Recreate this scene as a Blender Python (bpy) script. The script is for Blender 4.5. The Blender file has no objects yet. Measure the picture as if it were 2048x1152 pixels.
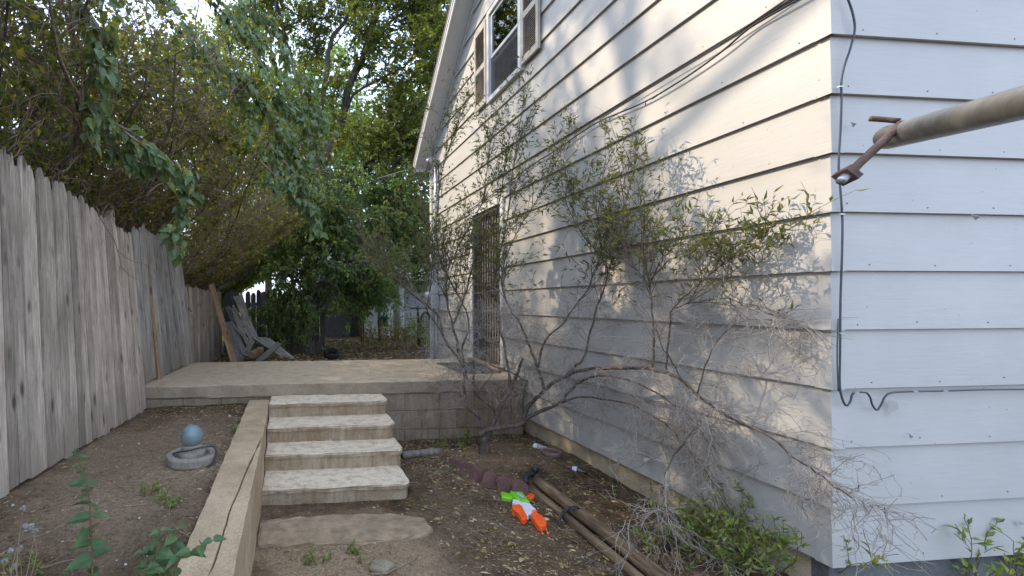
import bpy, bmesh, math, random
import numpy as np
from mathutils import Vector, Matrix
R = math.radians
rng = np.random.default_rng(7)
random.seed(7)
S = bpy.context.scene
COL = S.collection

# ---------------------------------------------------------------- camera
F, CX, CY, EYE = 880.0, 667.0, 606.0, 1.53      # focal length and principal point in photo pixels, eye height
TH = math.atan2(84, 880.0)                      # the camera looks 5.5 degrees right of the long house wall
cam = bpy.data.cameras.new('camera'); camo = bpy.data.objects.new('camera', cam); COL.objects.link(camo)
cam.sensor_width = 36; cam.lens = F / 2048 * 36
cam.shift_x = (1024 - CX) / 2048; cam.shift_y = (CY - 576) / 2048
cam.clip_start = .05; cam.clip_end = 600
camo.location = (0, 0, EYE); camo.rotation_euler = (R(90), R(.15), -TH)
S.camera = camo

# ---------------------------------------------------------------- sky and sun
SUN_EL, SUN_AZ = R(36), R(-58)                  # azimuth clockwise from +Y
w = bpy.data.worlds.new('World'); S.world = w; w.use_nodes = True
nt = w.node_tree; bg = nt.nodes['Background']
sky = nt.nodes.new('ShaderNodeTexSky'); sky.sky_type = 'NISHITA'; sky.sun_disc = False
sky.sun_elevation = SUN_EL; sky.sun_rotation = SUN_AZ % (2 * math.pi)
sky.air_density = 1.0; sky.dust_density = 2.0
tc = nt.nodes.new('ShaderNodeTexCoord')
nz = nt.nodes.new('ShaderNodeTexNoise'); nz.inputs['Scale'].default_value = 2.2; nz.inputs['Detail'].default_value = 6
rp = nt.nodes.new('ShaderNodeValToRGB'); rp.color_ramp.elements[0].position = .3; rp.color_ramp.elements[1].position = .62
rp.color_ramp.elements[0].color = (.3, .3, .3, 1); rp.color_ramp.elements[1].color = (.8, .8, .8, 1)
mx = nt.nodes.new('ShaderNodeMixRGB'); mx.inputs[2].default_value = (8.8, 10.8, 14.6, 1)     # thin bright cloud
nt.links.new(tc.outputs['Generated'], nz.inputs['Vector']); nt.links.new(nz.outputs['Fac'], rp.inputs['Fac'])
nt.links.new(rp.outputs['Color'], mx.inputs[0]); nt.links.new(sky.outputs[0], mx.inputs[1])
nt.links.new(mx.outputs[0], bg.inputs[0]); bg.inputs[1].default_value = .11
sl = bpy.data.lights.new('sun', 'SUN'); sl.energy = 2.35; sl.angle = R(.6); sl.color = (1, .83, .61)
so = bpy.data.objects.new('sun', sl); COL.objects.link(so)
SUN = Vector((math.cos(SUN_EL) * math.sin(SUN_AZ), math.cos(SUN_EL) * math.cos(SUN_AZ), math.sin(SUN_EL)))
so.rotation_euler = SUN.to_track_quat('Z', 'Y').to_euler(); so.location = SUN * 40
S.view_settings.view_transform = 'Standard'; S.view_settings.look = 'None'
S.view_settings.exposure = 1.25; S.view_settings.gamma = 1; S.view_settings.use_curve_mapping = False
S.render.engine = 'CYCLES'; S.cycles.max_bounces = 6; S.cycles.transparent_max_bounces = 8

# ---------------------------------------------------------------- photo pixel -> place
_c, _s = math.cos(TH), math.sin(TH)
def ray(u, v):
    a = (u - CX) / F
    return np.array([a * _c + _s, _c - a * _s, -(v - CY) / F])
O3 = np.array([0, 0, EYE])
def P(u, v, w): return ray(u, v) * w + O3                        # at depth w
def PX(u, v, X): r = ray(u, v); return r * (X / r[0]) + O3       # on the plane x = X
def PY(u, v, Y): r = ray(u, v); return r * (Y / r[1]) + O3
def PZ(u, v, Z): r = ray(u, v); return r * ((Z - EYE) / r[2]) + O3

# ---------------------------------------------------------------- mesh helpers
class Geo:
    def __init__(s): s.v = []; s.t = []; s.q = []; s.n = 0
    def add(s, v, tris=None, quads=None):
        v = np.asarray(v, float).reshape(-1, 3)
        if tris is not None and len(tris): s.t.append(np.asarray(tris, int).reshape(-1, 3) + s.n)
        if quads is not None and len(quads): s.q.append(np.asarray(quads, int).reshape(-1, 4) + s.n)
        s.v.append(v); s.n += len(v); return s
    def box(s, a, b):
        x0, y0, z0 = a; x1, y1, z1 = b
        v = [(x0,y0,z0),(x1,y0,z0),(x1,y1,z0),(x0,y1,z0),(x0,y0,z1),(x1,y0,z1),(x1,y1,z1),(x0,y1,z1)]
        return s.add(v, quads=[(0,3,2,1),(4,5,6,7),(0,1,5,4),(1,2,6,5),(2,3,7,6),(3,0,4,7)])
    def hexa(s, v):     # eight corners, bottom ring then top ring
        return s.add(v, quads=[(0,3,2,1),(4,5,6,7),(0,1,5,4),(1,2,6,5),(2,3,7,6),(3,0,4,7)])
    def bar(s, a, b, wd, th, up=(0,0,1), wd2=None):
        a = Vector(a); b = Vector(b); d = (b - a).normalized(); up = Vector(up)
        x = d.cross(up)
        if x.length < 1e-3: x = d.cross(Vector((1,0,0)))
        x.normalize(); y = x.cross(d).normalized()
        w2 = wd if wd2 is None else wd2
        v = []
        for p, ww in ((a, wd), (b, w2)):
            for sx, sy in ((-1,-1),(1,-1),(1,1),(-1,1)):
                v.append(p + x * (sx * ww / 2) + y * (sy * th / 2))
        return s.hexa([tuple(p) for p in v])
    def build(s, name, m, parent=None, smooth=False):
        me = bpy.data.meshes.new(name)
        V = np.concatenate(s.v) if s.v else np.zeros((0,3))
        T = np.concatenate(s.t) if s.t else np.zeros((0,3), int)
        Q = np.concatenate(s.q) if s.q else np.zeros((0,4), int)
        me.vertices.add(len(V)); me.vertices.foreach_set('co', V.astype(np.float32).ravel())
        idx = np.concatenate([T.ravel(), Q.ravel()]).astype(np.int32)
        me.loops.add(len(idx)); me.loops.foreach_set('vertex_index', idx)
        n = len(T) + len(Q); me.polygons.add(n)
        st = np.concatenate([np.arange(len(T)) * 3, len(T) * 3 + np.arange(len(Q)) * 4]).astype(np.int32)
        me.polygons.foreach_set('loop_start', st)
        me.polygons.foreach_set('use_smooth', np.full(n, smooth))
        me.update(calc_edges=True); me.validate()
        return link(name, me, m, parent)
def link(name, me, m, parent=None):
    o = bpy.data.objects.new(name, me); COL.objects.link(o)
    if m is not None and not me.materials: me.materials.append(m)
    if parent is not None: adopt(o, parent)
    return o
def adopt(o, parent):
    o.parent = parent
    if parent.type == 'EMPTY': o.matrix_parent_inverse = Matrix.Translation(-parent.location)
    return o
def place(o, M): o.matrix_basis = M; return o
def tag(o, label=None, cat=None, group=None, kind=None):
    if label: o['label'] = label
    if cat: o['category'] = cat
    if group: o['group'] = group
    if kind: o['kind'] = kind
    return o
def thing(name, label, cat, group=None, loc=(0,0,0)):
    o = bpy.data.objects.new(name, None); COL.objects.link(o); o.location = loc; o.empty_display_size = .1
    return tag(o, label, cat, group)
def bm_obj(bm, name, m, parent=None, smooth=False):
    me = bpy.data.meshes.new(name); bmesh.ops.recalc_face_normals(bm, faces=bm.faces)
    bm.to_mesh(me); bm.free()
    me.polygons.foreach_set('use_smooth', np.full(len(me.polygons), smooth))
    return link(name, me, m, parent)
def extrude(pts, z0, z1, bm=None, bevel=0, segs=2, top=None):
    """prism over a plan polygon; top(p) may move the upper ring"""
    bm = bm or bmesh.new()
    lo = [bm.verts.new((p[0], p[1], z0)) for p in pts]
    hi = [bm.verts.new((p[0], p[1], z1)) for p in pts]
    n = len(pts); fs = []
    fs.append(bm.faces.new(lo[::-1])); ft = bm.faces.new(hi); fs.append(ft)
    for i in range(n): fs.append(bm.faces.new((lo[i], lo[(i+1)%n], hi[(i+1)%n], hi[i])))
    if bevel:
        es = list(ft.edges)
        bmesh.ops.bevel(bm, geom=es, offset=bevel, segments=segs, profile=.6, affect='EDGES')
    return bm
def bevbox(a, b, bevel=.01, segs=2, bm=None):
    bm = bm or bmesh.new()
    r = bmesh.ops.create_cube(bm, size=1)['verts']
    c = [(a[i] + b[i]) / 2 for i in range(3)]; d = [b[i] - a[i] for i in range(3)]
    for v in r: v.co = Vector((c[0] + v.co.x * d[0], c[1] + v.co.y * d[1], c[2] + v.co.z * d[2]))
    es = set(e for v in r for e in v.link_edges)
    if bevel: bmesh.ops.bevel(bm, geom=list(es), offset=bevel, segments=segs, profile=.5, affect='EDGES')
    return bm
def roughen(bm, cut, amp, seed=0):
    """subdivide long edges of a solid and push the points about a little: chipped, hand-cast edges"""
    rr = random.Random(seed)
    for _ in range(6):
        es = [e for e in bm.edges if e.calc_length() > cut]
        if not es: break
        bmesh.ops.subdivide_edges(bm, edges=es, cuts=1, use_grid_fill=True)
    for v in bm.verts: v.co += Vector((rr.gauss(0, amp), rr.gauss(0, amp), rr.gauss(0, amp)))
    return bm

def _frames(P_):
    t = np.gradient(P_, axis=1); t /= np.linalg.norm(t, axis=2, keepdims=True) + 1e-9
    d = P_[:, -1] - P_[:, 0]
    ref = np.where((np.abs(d[:, 2:3]) > .8 * np.linalg.norm(d, axis=1, keepdims=True)), np.array([[1., .13, 0]]), np.array([[.1, .05, 1.]]))
    n1 = np.cross(t, ref[:, None, :]); n1 /= np.linalg.norm(n1, axis=2, keepdims=True) + 1e-9
    return t, n1, np.cross(t, n1)
def tubes(g, P_, Rad, sides=4, cap=False):
    """many polylines (N,K,3) with radii (N,K) -> tubes in one Geo"""
    P_ = np.asarray(P_, float); Rad = np.asarray(Rad, float)
    N, K, _ = P_.shape
    if N == 0: return g
    t, n1, n2 = _frames(P_)
    a = np.arange(sides) * 2 * math.pi / sides
    V = P_[:, :, None, :] + Rad[:, :, None, None] * (n1[:, :, None, :] * np.cos(a)[:, None] + n2[:, :, None, :] * np.sin(a)[:, None])
    i = (np.arange(N) * K * sides)[:, None, None]; k = (np.arange(K - 1) * sides)[None, :, None]
    s0 = np.arange(sides)[None, None, :]; s1 = (np.arange(sides) + 1) % sides; s1 = s1[None, None, :]
    q = np.stack([i + k + s0, i + k + s1, i + k + sides + s1, i + k + sides + s0], -1).reshape(-1, 4)
    tr = None
    if cap:
        tr = []
        for n in range(N):
            b0 = n * K * sides; b1 = b0 + (K - 1) * sides
            for j in range(1, sides - 1):
                tr.append((b0, b0 + j + 1, b0 + j)); tr.append((b1, b1 + j, b1 + j + 1))
    g.add(V.reshape(-1, 3), tris=tr, quads=q)
    return g
def smooth_line(pts, n):
    """Catmull-Rom through the points, n samples"""
    p = np.asarray(pts, float); p = np.vstack([2 * p[0] - p[1], p, 2 * p[-1] - p[-2]])
    m = len(p) - 3; u = np.linspace(0, m - 1e-6, n); i = u.astype(int); f = (u - i)[:, None]
    p0, p1, p2, p3 = p[i], p[i+1], p[i+2], p[i+3]
    return .5 * (2*p1 + (p2 - p0)*f + (2*p0 - 5*p1 + 4*p2 - p3)*f**2 + (3*p1 - p0 - 3*p2 + p3)*f**3)
def rope(g, pts, r, n=24, sides=6, r1=None, wob=0, seed=0):
    l = smooth_line(pts, n)
    if wob: l = l + np.random.default_rng(seed).normal(0, wob, l.shape)
    rr = np.linspace(r, r if r1 is None else r1, n)
    return tubes(g, l[None], rr[None], sides, cap=True)
def unit(v): return v / (np.linalg.norm(v, axis=-1, keepdims=True) + 1e-9)
def grow(P0, D0, L, K=6, wob=.2, grav=0., rg=rng):
    """N curves from P0 along D0, wandering; returns (N,K,3)"""
    P0 = np.asarray(P0, float); N = len(P0); d = unit(np.asarray(D0, float)); L = np.broadcast_to(np.asarray(L, float), (N,))
    out = np.empty((N, K, 3)); out[:, 0] = P0; st = (L / (K - 1))[:, None]
    for k in range(1, K):
        d = unit(d + rg.normal(0, wob, (N, 3)) + np.array([0, 0, -1.]) * np.reshape(grav, (-1, 1)))
        out[:, k] = out[:, k-1] + d * st
    return out
def pick(C, m, lo=.15, hi=1., rg=rng):
    """m random points per curve with tangents"""
    N, K, _ = C.shape
    u = rg.uniform(lo, hi, (N, m)) * (K - 1) * .9999; i = np.minimum(u.astype(int), K - 2); f = (u - i)[..., None]
    n = np.arange(N)[:, None]
    a, b = C[n, i], C[n, i + 1]
    return (a + (b - a) * f).reshape(-1, 3), unit((b - a).reshape(-1, 3)), (u / (K - 1)).reshape(-1)
def sideways(T, ang, rg=rng):
    """directions at about ang from the tangents T"""
    r = unit(np.cross(T, rg.normal(size=T.shape))); a = np.reshape(ang, (-1, 1))
    return unit(T * np.cos(a) + r * np.sin(a))

# leaf outlines: (along, across, lift) for a leaf of length 1, width 1
LEAF = {
 'lance': (np.array([(0,0,0),(.35,.5,.10),(.35,0,-.02),(.35,-.5,.10),(1,0,-.10)]), [(0,2,1),(0,3,2),(1,2,4),(2,3,4)]),
 'bit':   (np.array([(0,0,0),(.45,.5,.05),(1,0,.02),(.45,-.5,.05)]), [(0,2,1),(0,3,2)]),
 'heart': (np.array([(0,0,0),(-.04,.26,.07),(.16,.5,.12),(.5,.40,.08),(1,0,-.16),(.5,-.40,.08),(.16,-.5,.12),(-.04,-.26,.07),(.45,0,-.03)]),
           [(0,8,1),(1,8,2),(2,8,3),(3,8,4),(4,8,5),(5,8,6),(6,8,7),(7,8,0)]),
 'oval':  (np.array([(0,0,0),(.22,.40,.05),(.6,.42,.04),(1,0,-.08),(.6,-.42,.04),(.22,-.40,.05),(.45,0,-.04)]),
           [(0,6,1),(1,6,2),(2,6,3),(3,6,4),(4,6,5),(5,6,0)]),
 'blade': (np.array([(0,-.5,0),(0,.5,0),(.35,.5,.10),(.35,-.5,.10),(.7,.4,.02),(.7,-.4,.02),(1,0,-.18)]), [(0,1,2),(0,2,3),(3,2,4),(3,4,5),(5,4,6)]),
}
def leaf_frames(D, Nrm):
    D = unit(D); Y = unit(np.cross(Nrm, D)); return D, Y, np.cross(D, Y)
def leaves(g, pos, D, Nrm, L, Wd, kind='lance'):
    tv, tf = LEAF[kind]; N = len(pos)
    if N == 0: return g
    D, Y, Z = leaf_frames(D, Nrm); L = np.broadcast_to(L, (N,))[:, None, None]; Wd = np.broadcast_to(Wd, (N,))[:, None, None]
    V = pos[:, None, :] + D[:, None, :] * tv[:, 0][None, :, None] * L + Y[:, None, :] * tv[:, 1][None, :, None] * Wd + Z[:, None, :] * tv[:, 2][None, :, None] * L
    k = len(tv); f = (np.arange(N) * k)[:, None, None] + np.array(tf)[None]
    g.add(V.reshape(-1, 3), tris=f.reshape(-1, 3)); return g
_leafmesh = {}
def leaf_parts(parent, pos, D, Nrm, L, Wd, kind, m, name='leaf'):
    """single leaves as parts of their plant, all sharing one mesh"""
    key = (kind, m.name)
    if key not in _leafmesh:
        me = bpy.data.meshes.new('leaf'); tv, tf = LEAF[kind]; me.from_pydata([tuple(p) for p in tv], [], tf); me.materials.append(m); _leafmesh[key] = me
    D, Y, Z = leaf_frames(D, Nrm); N = len(pos); L = np.broadcast_to(L, (N,)); Wd = np.broadcast_to(Wd, (N,))
    for i in range(N):
        o = bpy.data.objects.new(name, _leafmesh[key]); COL.objects.link(o); adopt(o, parent)
        M = Matrix.Identity(4)
        for r in range(3):
            M[r][0] = D[i, r] * L[i]; M[r][1] = Y[i, r] * Wd[i]; M[r][2] = Z[i, r] * L[i]; M[r][3] = pos[i, r]
        o.matrix_basis = M
def split_leaves(parent, pos, D, Nrm, L, Wd, kind, m, n=300, centre=(0, 0, EYE), far=1e9):
    """the n leaves that show largest are parts, the rest one stuff part"""
    L = np.broadcast_to(L, (len(pos),)).copy(); Wd = np.broadcast_to(Wd, (len(pos),)).copy()
    d = np.linalg.norm(pos - np.array(centre), axis=1) / np.maximum(L, .001)
    o = np.argsort(d); a, b = o[:n], o[n:]
    leaf_parts(parent, pos[a], D[a], Nrm[a], L[a], Wd[a], kind, m)
    if len(b): tag(leaves(Geo(), pos[b], D[b], Nrm[b], L[b], Wd[b], kind).build('foliage', m, parent), kind='stuff')

def _hash(ix, iy, s): 
    h = (ix * 374761393 + iy * 668265263 + s * 1274126177) & 0xffffffff
    h = ((h ^ (h >> 13)) * 1274126177) & 0xffffffff
    return ((h ^ (h >> 16)) & 0xffff) / 65535.0
def vnoise(x, y, s=0):
    ix = np.floor(x).astype(np.int64); iy = np.floor(y).astype(np.int64); fx = x - ix; fy = y - iy
    fx = fx*fx*(3-2*fx); fy = fy*fy*(3-2*fy)
    a = _hash(ix, iy, s); b = _hash(ix+1, iy, s); c = _hash(ix, iy+1, s); d = _hash(ix+1, iy+1, s)
    return (a*(1-fx)+b*fx)*(1-fy) + (c*(1-fx)+d*fx)*fy - .5
def fbm(x, y, s=0, o=4):
    r = 0; a = 1
    for k in range(o): r = r + a * vnoise(x * 2**k, y * 2**k, s + k); a *= .5
    return r

# ---------------------------------------------------------------- materials
class M_:
    """small helper round one node material"""
    def __init__(s, name, rough=.8, spec=.3):
        s.m = bpy.data.materials.new(name); s.m.use_nodes = True; s.nt = s.m.node_tree
        s.b = s.nt.nodes['Principled BSDF']; s.b.inputs['Roughness'].default_value = rough
        s.b.inputs['Specular IOR Level'].default_value = spec
    def n(s, t, **k):
        x = s.nt.nodes.new(t)
        for a, v in k.items(): setattr(x, a, v)
        return x
    def l(s, a, b): s.nt.links.new(a, b)
    def coord(s, scale=(1,1,1), kind='Object', jitter=False):
        t = s.n('ShaderNodeTexCoord'); mp = s.n('ShaderNodeMapping'); mp.inputs['Scale'].default_value = scale
        if kind == 'World': src = s.n('ShaderNodeNewGeometry').outputs['Position']
        else: src = t.outputs[kind]
        s.l(src, mp.inputs['Vector'])
        if jitter:
            oi = s.n('ShaderNodeObjectInfo'); v = s.n('ShaderNodeVectorMath', operation='SCALE'); v.inputs[0].default_value = (37, 19, 53)
            s.l(oi.outputs['Random'], v.inputs['Scale']); s.l(v.outputs[0], mp.inputs['Location'])
        return mp.outputs[0]
    def noise(s, vec, scale=5, detail=5, rough=.55, dist=0):
        x = s.n('ShaderNodeTexNoise'); x.inputs['Scale'].default_value = scale; x.inputs['Detail'].default_value = detail
        x.inputs['Roughness'].default_value = rough; x.inputs['Distortion'].default_value = dist; s.l(vec, x.inputs['Vector']); return x.outputs['Fac']
    def ramp(s, fac, stops):
        r = s.n('ShaderNodeValToRGB'); e = r.color_ramp.elements
        while len(e) < len(stops): e.new(.5)
        for i, (p, c) in enumerate(stops):
            e[i].position = p; e[i].color = (c, c, c, 1) if isinstance(c, (int, float)) else (*c, 1)
        s.l(fac, r.inputs['Fac']); return r.outputs['Color']
    def mix(s, fac, a, b, mode='MIX'):
        x = s.n('ShaderNodeMixRGB', blend_type=mode)
        for i, v in ((0, fac), (1, a), (2, b)):
            if isinstance(v, (int, float)): x.inputs[i].default_value = v if i == 0 else (v, v, v, 1)
            elif isinstance(v, tuple): x.inputs[i].default_value = (*v, 1)
            else: s.l(v, x.inputs[i])
        return x.outputs[0]
    def color(s, c):
        if isinstance(c, tuple): s.b.inputs['Base Color'].default_value = (*c, 1)
        else: s.l(c, s.b.inputs['Base Color'])
        return s
    def bump(s, h, strength=.4, dist=.01):
        x = s.n('ShaderNodeBump'); x.inputs['Strength'].default_value = strength; x.inputs['Distance'].default_value = dist
        s.l(h, x.inputs['Height']); s.l(x.outputs[0], s.b.inputs['Normal']); return s
    def objvar(s, c, amt=.25):
        """brighten or darken each object a little"""
        oi = s.n('ShaderNodeObjectInfo'); r = s.n('ShaderNodeMapRange'); r.inputs['To Min'].default_value = 1 - amt; r.inputs['To Max'].default_value = 1 + amt
        s.l(oi.outputs['Random'], r.inputs['Value']); return s.mix(1., c, r.outputs[0], 'MULTIPLY')

def plain(name, c, rough=.6, spec=.4, var=.15, scale=8, metal=0, bump=0):
    k = M_(name, rough, spec); v = k.coord(); n = k.noise(v, scale)
    k.color(k.mix(1., tuple(c), k.ramp(n, [(.3, 1 - var), (.7, 1 + var)]), 'MULTIPLY')); k.b.inputs['Metallic'].default_value = metal
    if bump: k.bump(k.noise(v, scale * 6), bump, .004)
    return k.m

def mk_wood(name, dark, light, axis='Z', rough=.85, knots=True, var=.22, base_stain=None):
    k = M_(name, rough, .2)
    st = {'Z': (14, 14, .9), 'Y': (14, .9, 14), 'X': (.9, 14, 14)}[axis]
    v = k.coord(st, jitter=True)
    n1 = k.noise(v, 3.2, 8, .65, .4); n2 = k.noise(v, 14, 4, .6)
    vv = k.coord((1.2, 1.2, 1.2), jitter=True); n3 = k.noise(vv, 2.2, 4)
    c = k.ramp(n1, [(.32, dark), (.55, tuple((a + b) / 2 for a, b in zip(dark, light))), (.72, light)])
    c = k.mix(k.ramp(n2, [(.36, .5), (.48, 0)]), c, tuple(x * .5 for x in dark))
    c = k.mix(1., c, k.ramp(n3, [(.3, .74), (.7, 1.18)]), 'MULTIPLY')
    if knots:
        kv = k.coord({'Z': (7, 7, 2.6), 'Y': (7, 2.6, 7), 'X': (2.6, 7, 7)}[axis], jitter=True)
        vo = k.n('ShaderNodeTexVoronoi'); vo.inputs['Scale'].default_value = 1.15; k.l(kv, vo.inputs['Vector'])
        c = k.mix(k.ramp(vo.outputs['Distance'], [(.07, .9), (.15, .35), (.2, 0)]), c, tuple(x * .28 for x in dark))
    if base_stain:
        sp = k.n('ShaderNodeSeparateXYZ'); k.l(k.n('ShaderNodeNewGeometry').outputs['Position'], sp.inputs[0])
        mr = k.n('ShaderNodeMapRange'); mr.inputs['From Min'].default_value = base_stain[0]; mr.inputs['From Max'].default_value = base_stain[1]
        mr.inputs['To Min'].default_value = .75; mr.inputs['To Max'].default_value = 0
        k.l(sp.outputs[2], mr.inputs['Value'])
        f = k.mix(1., mr.outputs[0], k.ramp(n3, [(.3, .2), (.65, 1.)]), 'MULTIPLY')
        c = k.mix(f, c, base_stain[2])
    k.color(k.objvar(c, var)); k.bump(k.mix(.5, n1, n2), .55, .006)
    return k.m

def mk_concrete(name, base, stain, scale=1., specks=True, bump=.5, streak=False, top=None):
    k = M_(name, .9, .2); v = k.coord((1,1,1), 'World')
    n1 = k.noise(v, 2.6 * scale, 7, .62); n2 = k.noise(v, 9 * scale, 6, .6); n3 = k.noise(v, 120, 2, .5); n4 = k.noise(v, 38, 4, .7)
    c = k.mix(k.ramp(n1, [(.38, 0), (.64, .9)]), base, stain)
    if streak:
        sv = k.coord((9, 9, 1.1), 'World'); s1 = k.noise(sv, 2.2, 6, .6)
        c = k.mix(k.ramp(s1, [(.44, 0), (.68, .6)]), c, tuple(x * y for x, y in zip(stain, (.72, .60, .46))))
    c = k.mix(1., c, k.ramp(n2, [(.3, .84), (.5, 1.), (.72, 1.12)]), 'MULTIPLY')
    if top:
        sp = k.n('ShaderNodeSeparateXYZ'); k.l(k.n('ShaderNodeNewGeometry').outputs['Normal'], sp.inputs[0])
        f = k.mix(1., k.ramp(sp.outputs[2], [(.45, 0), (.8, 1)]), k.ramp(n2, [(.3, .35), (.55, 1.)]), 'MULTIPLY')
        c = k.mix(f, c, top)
    if specks: c = k.mix(1., c, k.ramp(n3, [(.3, .78), (.5, 1.), (.75, 1.18)]), 'MULTIPLY')
    k.color(c); k.bump(k.mix(.5, n3, n4), bump * .7, .006)
    return k.m

def mk_leaf(name, cols, back=1.35, rough=.5, trans=.35, spec=.35):
    """leaf green that differs from leaf to leaf, with light passing through"""
    k = M_(name, rough, spec)
    ge = k.n('ShaderNodeNewGeometry'); oi = k.n('ShaderNodeObjectInfo')
    ad = k.n('ShaderNodeMath', operation='ADD'); k.l(ge.outputs['Random Per Island'], ad.inputs[0]); k.l(oi.outputs['Random'], ad.inputs[1])
    fr = k.n('ShaderNodeMath', operation='FRACT'); k.l(ad.outputs[0], fr.inputs[0])
    n = len(cols); c = k.ramp(fr.outputs[0], [(i / max(n - 1, 1), x) for i, x in enumerate(cols)])
    v = k.coord((1,1,1), 'World'); c = k.mix(1., c, k.ramp(k.noise(v, 30, 3), [(.3, .78), (.7, 1.2)]), 'MULTIPLY')
    k.color(c)
    tr = k.n('ShaderNodeBsdfTranslucent'); ms = k.n('ShaderNodeMixShader'); ms.inputs[0].default_value = trans
    k.l(k.mix(1., c, (1.5, 1.5, .7), 'MULTIPLY'), tr.inputs['Color'])
    k.l(k.b.outputs[0], ms.inputs[1]); k.l(tr.outputs[0], ms.inputs[2]); k.l(ms.outputs[0], k.nt.nodes['Material Output'].inputs['Surface'])
    return k.m

def mk_bark(name, dark, light, scale=1., stretch=.25, bump=.8):
    k = M_(name, .9, .15); v = k.coord((1, 1, stretch), 'World'); n = k.noise(v, 38 * scale, 7, .65, .6); n2 = k.noise(v, 7, 3)
    c = k.ramp(n, [(.34, dark), (.66, light)]); k.color(k.mix(1., c, k.ramp(n2, [(.3, .75), (.7, 1.2)]), 'MULTIPLY')); k.bump(n, bump, .008); return k.m

def mk_paint(name, c):
    """old painted hardboard: faint grain, waviness, specks and scuffs"""
    k = M_(name, .48, .35); v = k.coord((1,1,1), 'World'); sv = k.coord((.9, .9, 9), 'World')
    n1 = k.noise(v, 1.5, 4); n2 = k.noise(sv, 9, 5, .6); n3 = k.noise(v, 26, 6, .7); n4 = k.noise(v, 240, 2)
    b = k.mix(1., c, k.ramp(n1, [(.3, .93), (.7, 1.04)]), 'MULTIPLY')
    b = k.mix(1., b, k.ramp(n2, [(.3, .96), (.7, 1.02)]), 'MULTIPLY')
    sc = k.coord((1.3, 1.3, 3.2), 'World')
    b = k.mix(k.ramp(k.noise(sc, 7, 8, .75), [(.66, 0), (.76, .4)]), b, (.44, .42, .38))
    vo = k.n('ShaderNodeTexVoronoi'); vo.inputs['Scale'].default_value = 11; k.l(v, vo.inputs['Vector'])
    b = k.mix(k.ramp(vo.outputs['Distance'], [(.030, .85), (.045, 0)]), b, (.13, .12, .11))
    k.color(b); k.bump(k.mix(.35, k.mix(.4, n2, n4), n1), .16, .012)
    return k.m

def mk_ground():
    k = M_('soil', .95, .12); v = k.coord((1,1,1), 'World')
    n1 = k.noise(v, 1.1, 6, .6); n2 = k.noise(v, 7, 7, .65); n3 = k.noise(v, 46, 5, .7); n4 = k.noise(v, 160, 3, .6)
    c = k.ramp(n2, [(.32, (.048, .030, .018)), (.5, (.102, .065, .037)), (.7, (.185, .122, .072))])
    c = k.mix(k.ramp(n1, [(.45, 0), (.66, .6)]), c, (.18, .132, .09))
    # trodden sandy earth in front of the steps and on the left terrace
    for loc, sc, amt, cc in (((.38, 2.60, 0), (.78, .75, 2.), .85, (.31, .225, .14)), ((-1.0, 3.2, .5), (.9, 1.5, 2.), .55, (.34, .245, .165)), ((2.1, 4.0, .1), (.7, .55, 2.), .6, (.22, .145, .09))):
        mp = k.n('ShaderNodeMapping', vector_type='TEXTURE'); mp.inputs['Location'].default_value = loc; mp.inputs['Scale'].default_value = sc
        ds = k.n('ShaderNodeVectorMath', operation='ADD'); nn = k.n('ShaderNodeTexNoise'); nn.inputs['Scale'].default_value = 2.5; nn.inputs['Detail'].default_value = 6; k.l(v, nn.inputs['Vector'])
        sb = k.n('ShaderNodeVectorMath', operation='MULTIPLY_ADD'); sb.inputs[1].default_value = (.9, .9, 0); sb.inputs[2].default_value = (-.45, -.45, 0); k.l(nn.outputs['Color'], sb.inputs[0])
        k.l(v, ds.inputs[0]); k.l(sb.outputs[0], ds.inputs[1]); k.l(ds.outputs[0], mp.inputs['Vector'])
        gr = k.n('ShaderNodeTexGradient', gradient_type='SPHERICAL'); k.l(mp.outputs[0], gr.inputs['Vector'])
        c = k.mix(k.ramp(gr.outputs['Fac'], [(.05, 0), (.5, amt)]), c, cc)
    c = k.mix(1., c, k.ramp(n3, [(.28, .5), (.5, 1.), (.75, 1.45)]), 'MULTIPLY')
    c = k.mix(1., c, k.ramp(n4, [(.25, .55), (.5, 1.), (.8, 1.5)]), 'MULTIPLY')
    k.color(c); k.bump(k.mix(.45, n3, n4), .9, .02)
    return k.m

M = {}
M['soil'] = mk_ground()
M['paint'] = mk_paint('house_paint', (.445, .425, .39))
M['trim'] = plain('white_trim', (.58, .57, .555), .4, .4, .06, 6)
M['fence'] = mk_wood('weathered_cedar', (.30, .243, .185), (.66, .565, .46), 'Z', var=.28, base_stain=(.45, .85, (.22, .17, .125)))
M['fence_gate'] = mk_wood('weathered_cedar_stained', (.21, .187, .16), (.50, .46, .41), 'Z', var=.25, base_stain=(.62, 1.25, (.13, .088, .055)))
M['fence_dark'] = mk_wood('old_dark_cedar', (.085, .077, .07), (.23, .215, .20), 'Z', var=.3)
M['plank'] = mk_wood('grey_plank', (.13, .115, .098), (.34, .31, .27), 'Z', var=.3)
M['plank_brown'] = mk_wood('brown_plank', (.17, .105, .06), (.38, .25, .145), 'Z', var=.15)
M['timber'] = mk_wood('landscape_timber', (.075, .048, .028), (.30, .21, .125), 'Y', knots=False, var=.15)
M['slab'] = mk_concrete('porch_concrete', (.34, .275, .195), (.25, .195, .13), 1., True, .35, False, (.47, .365, .245))  # front and sides darker than the top: their shade put into the colour
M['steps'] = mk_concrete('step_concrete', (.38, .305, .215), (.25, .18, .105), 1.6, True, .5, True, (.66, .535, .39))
M['curb'] = mk_concrete('curb_concrete', (.47, .35, .22), (.35, .255, .155), .9, True, .9)
M['block'] = mk_concrete('cinder_block', (.31, .25, .18), (.23, .18, .12), 1.3, True, .8, True)
M['found'] = mk_concrete('foundation_concrete', (.54, .445, .30), (.36, .29, .19), 1.4, True, .6)
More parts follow.
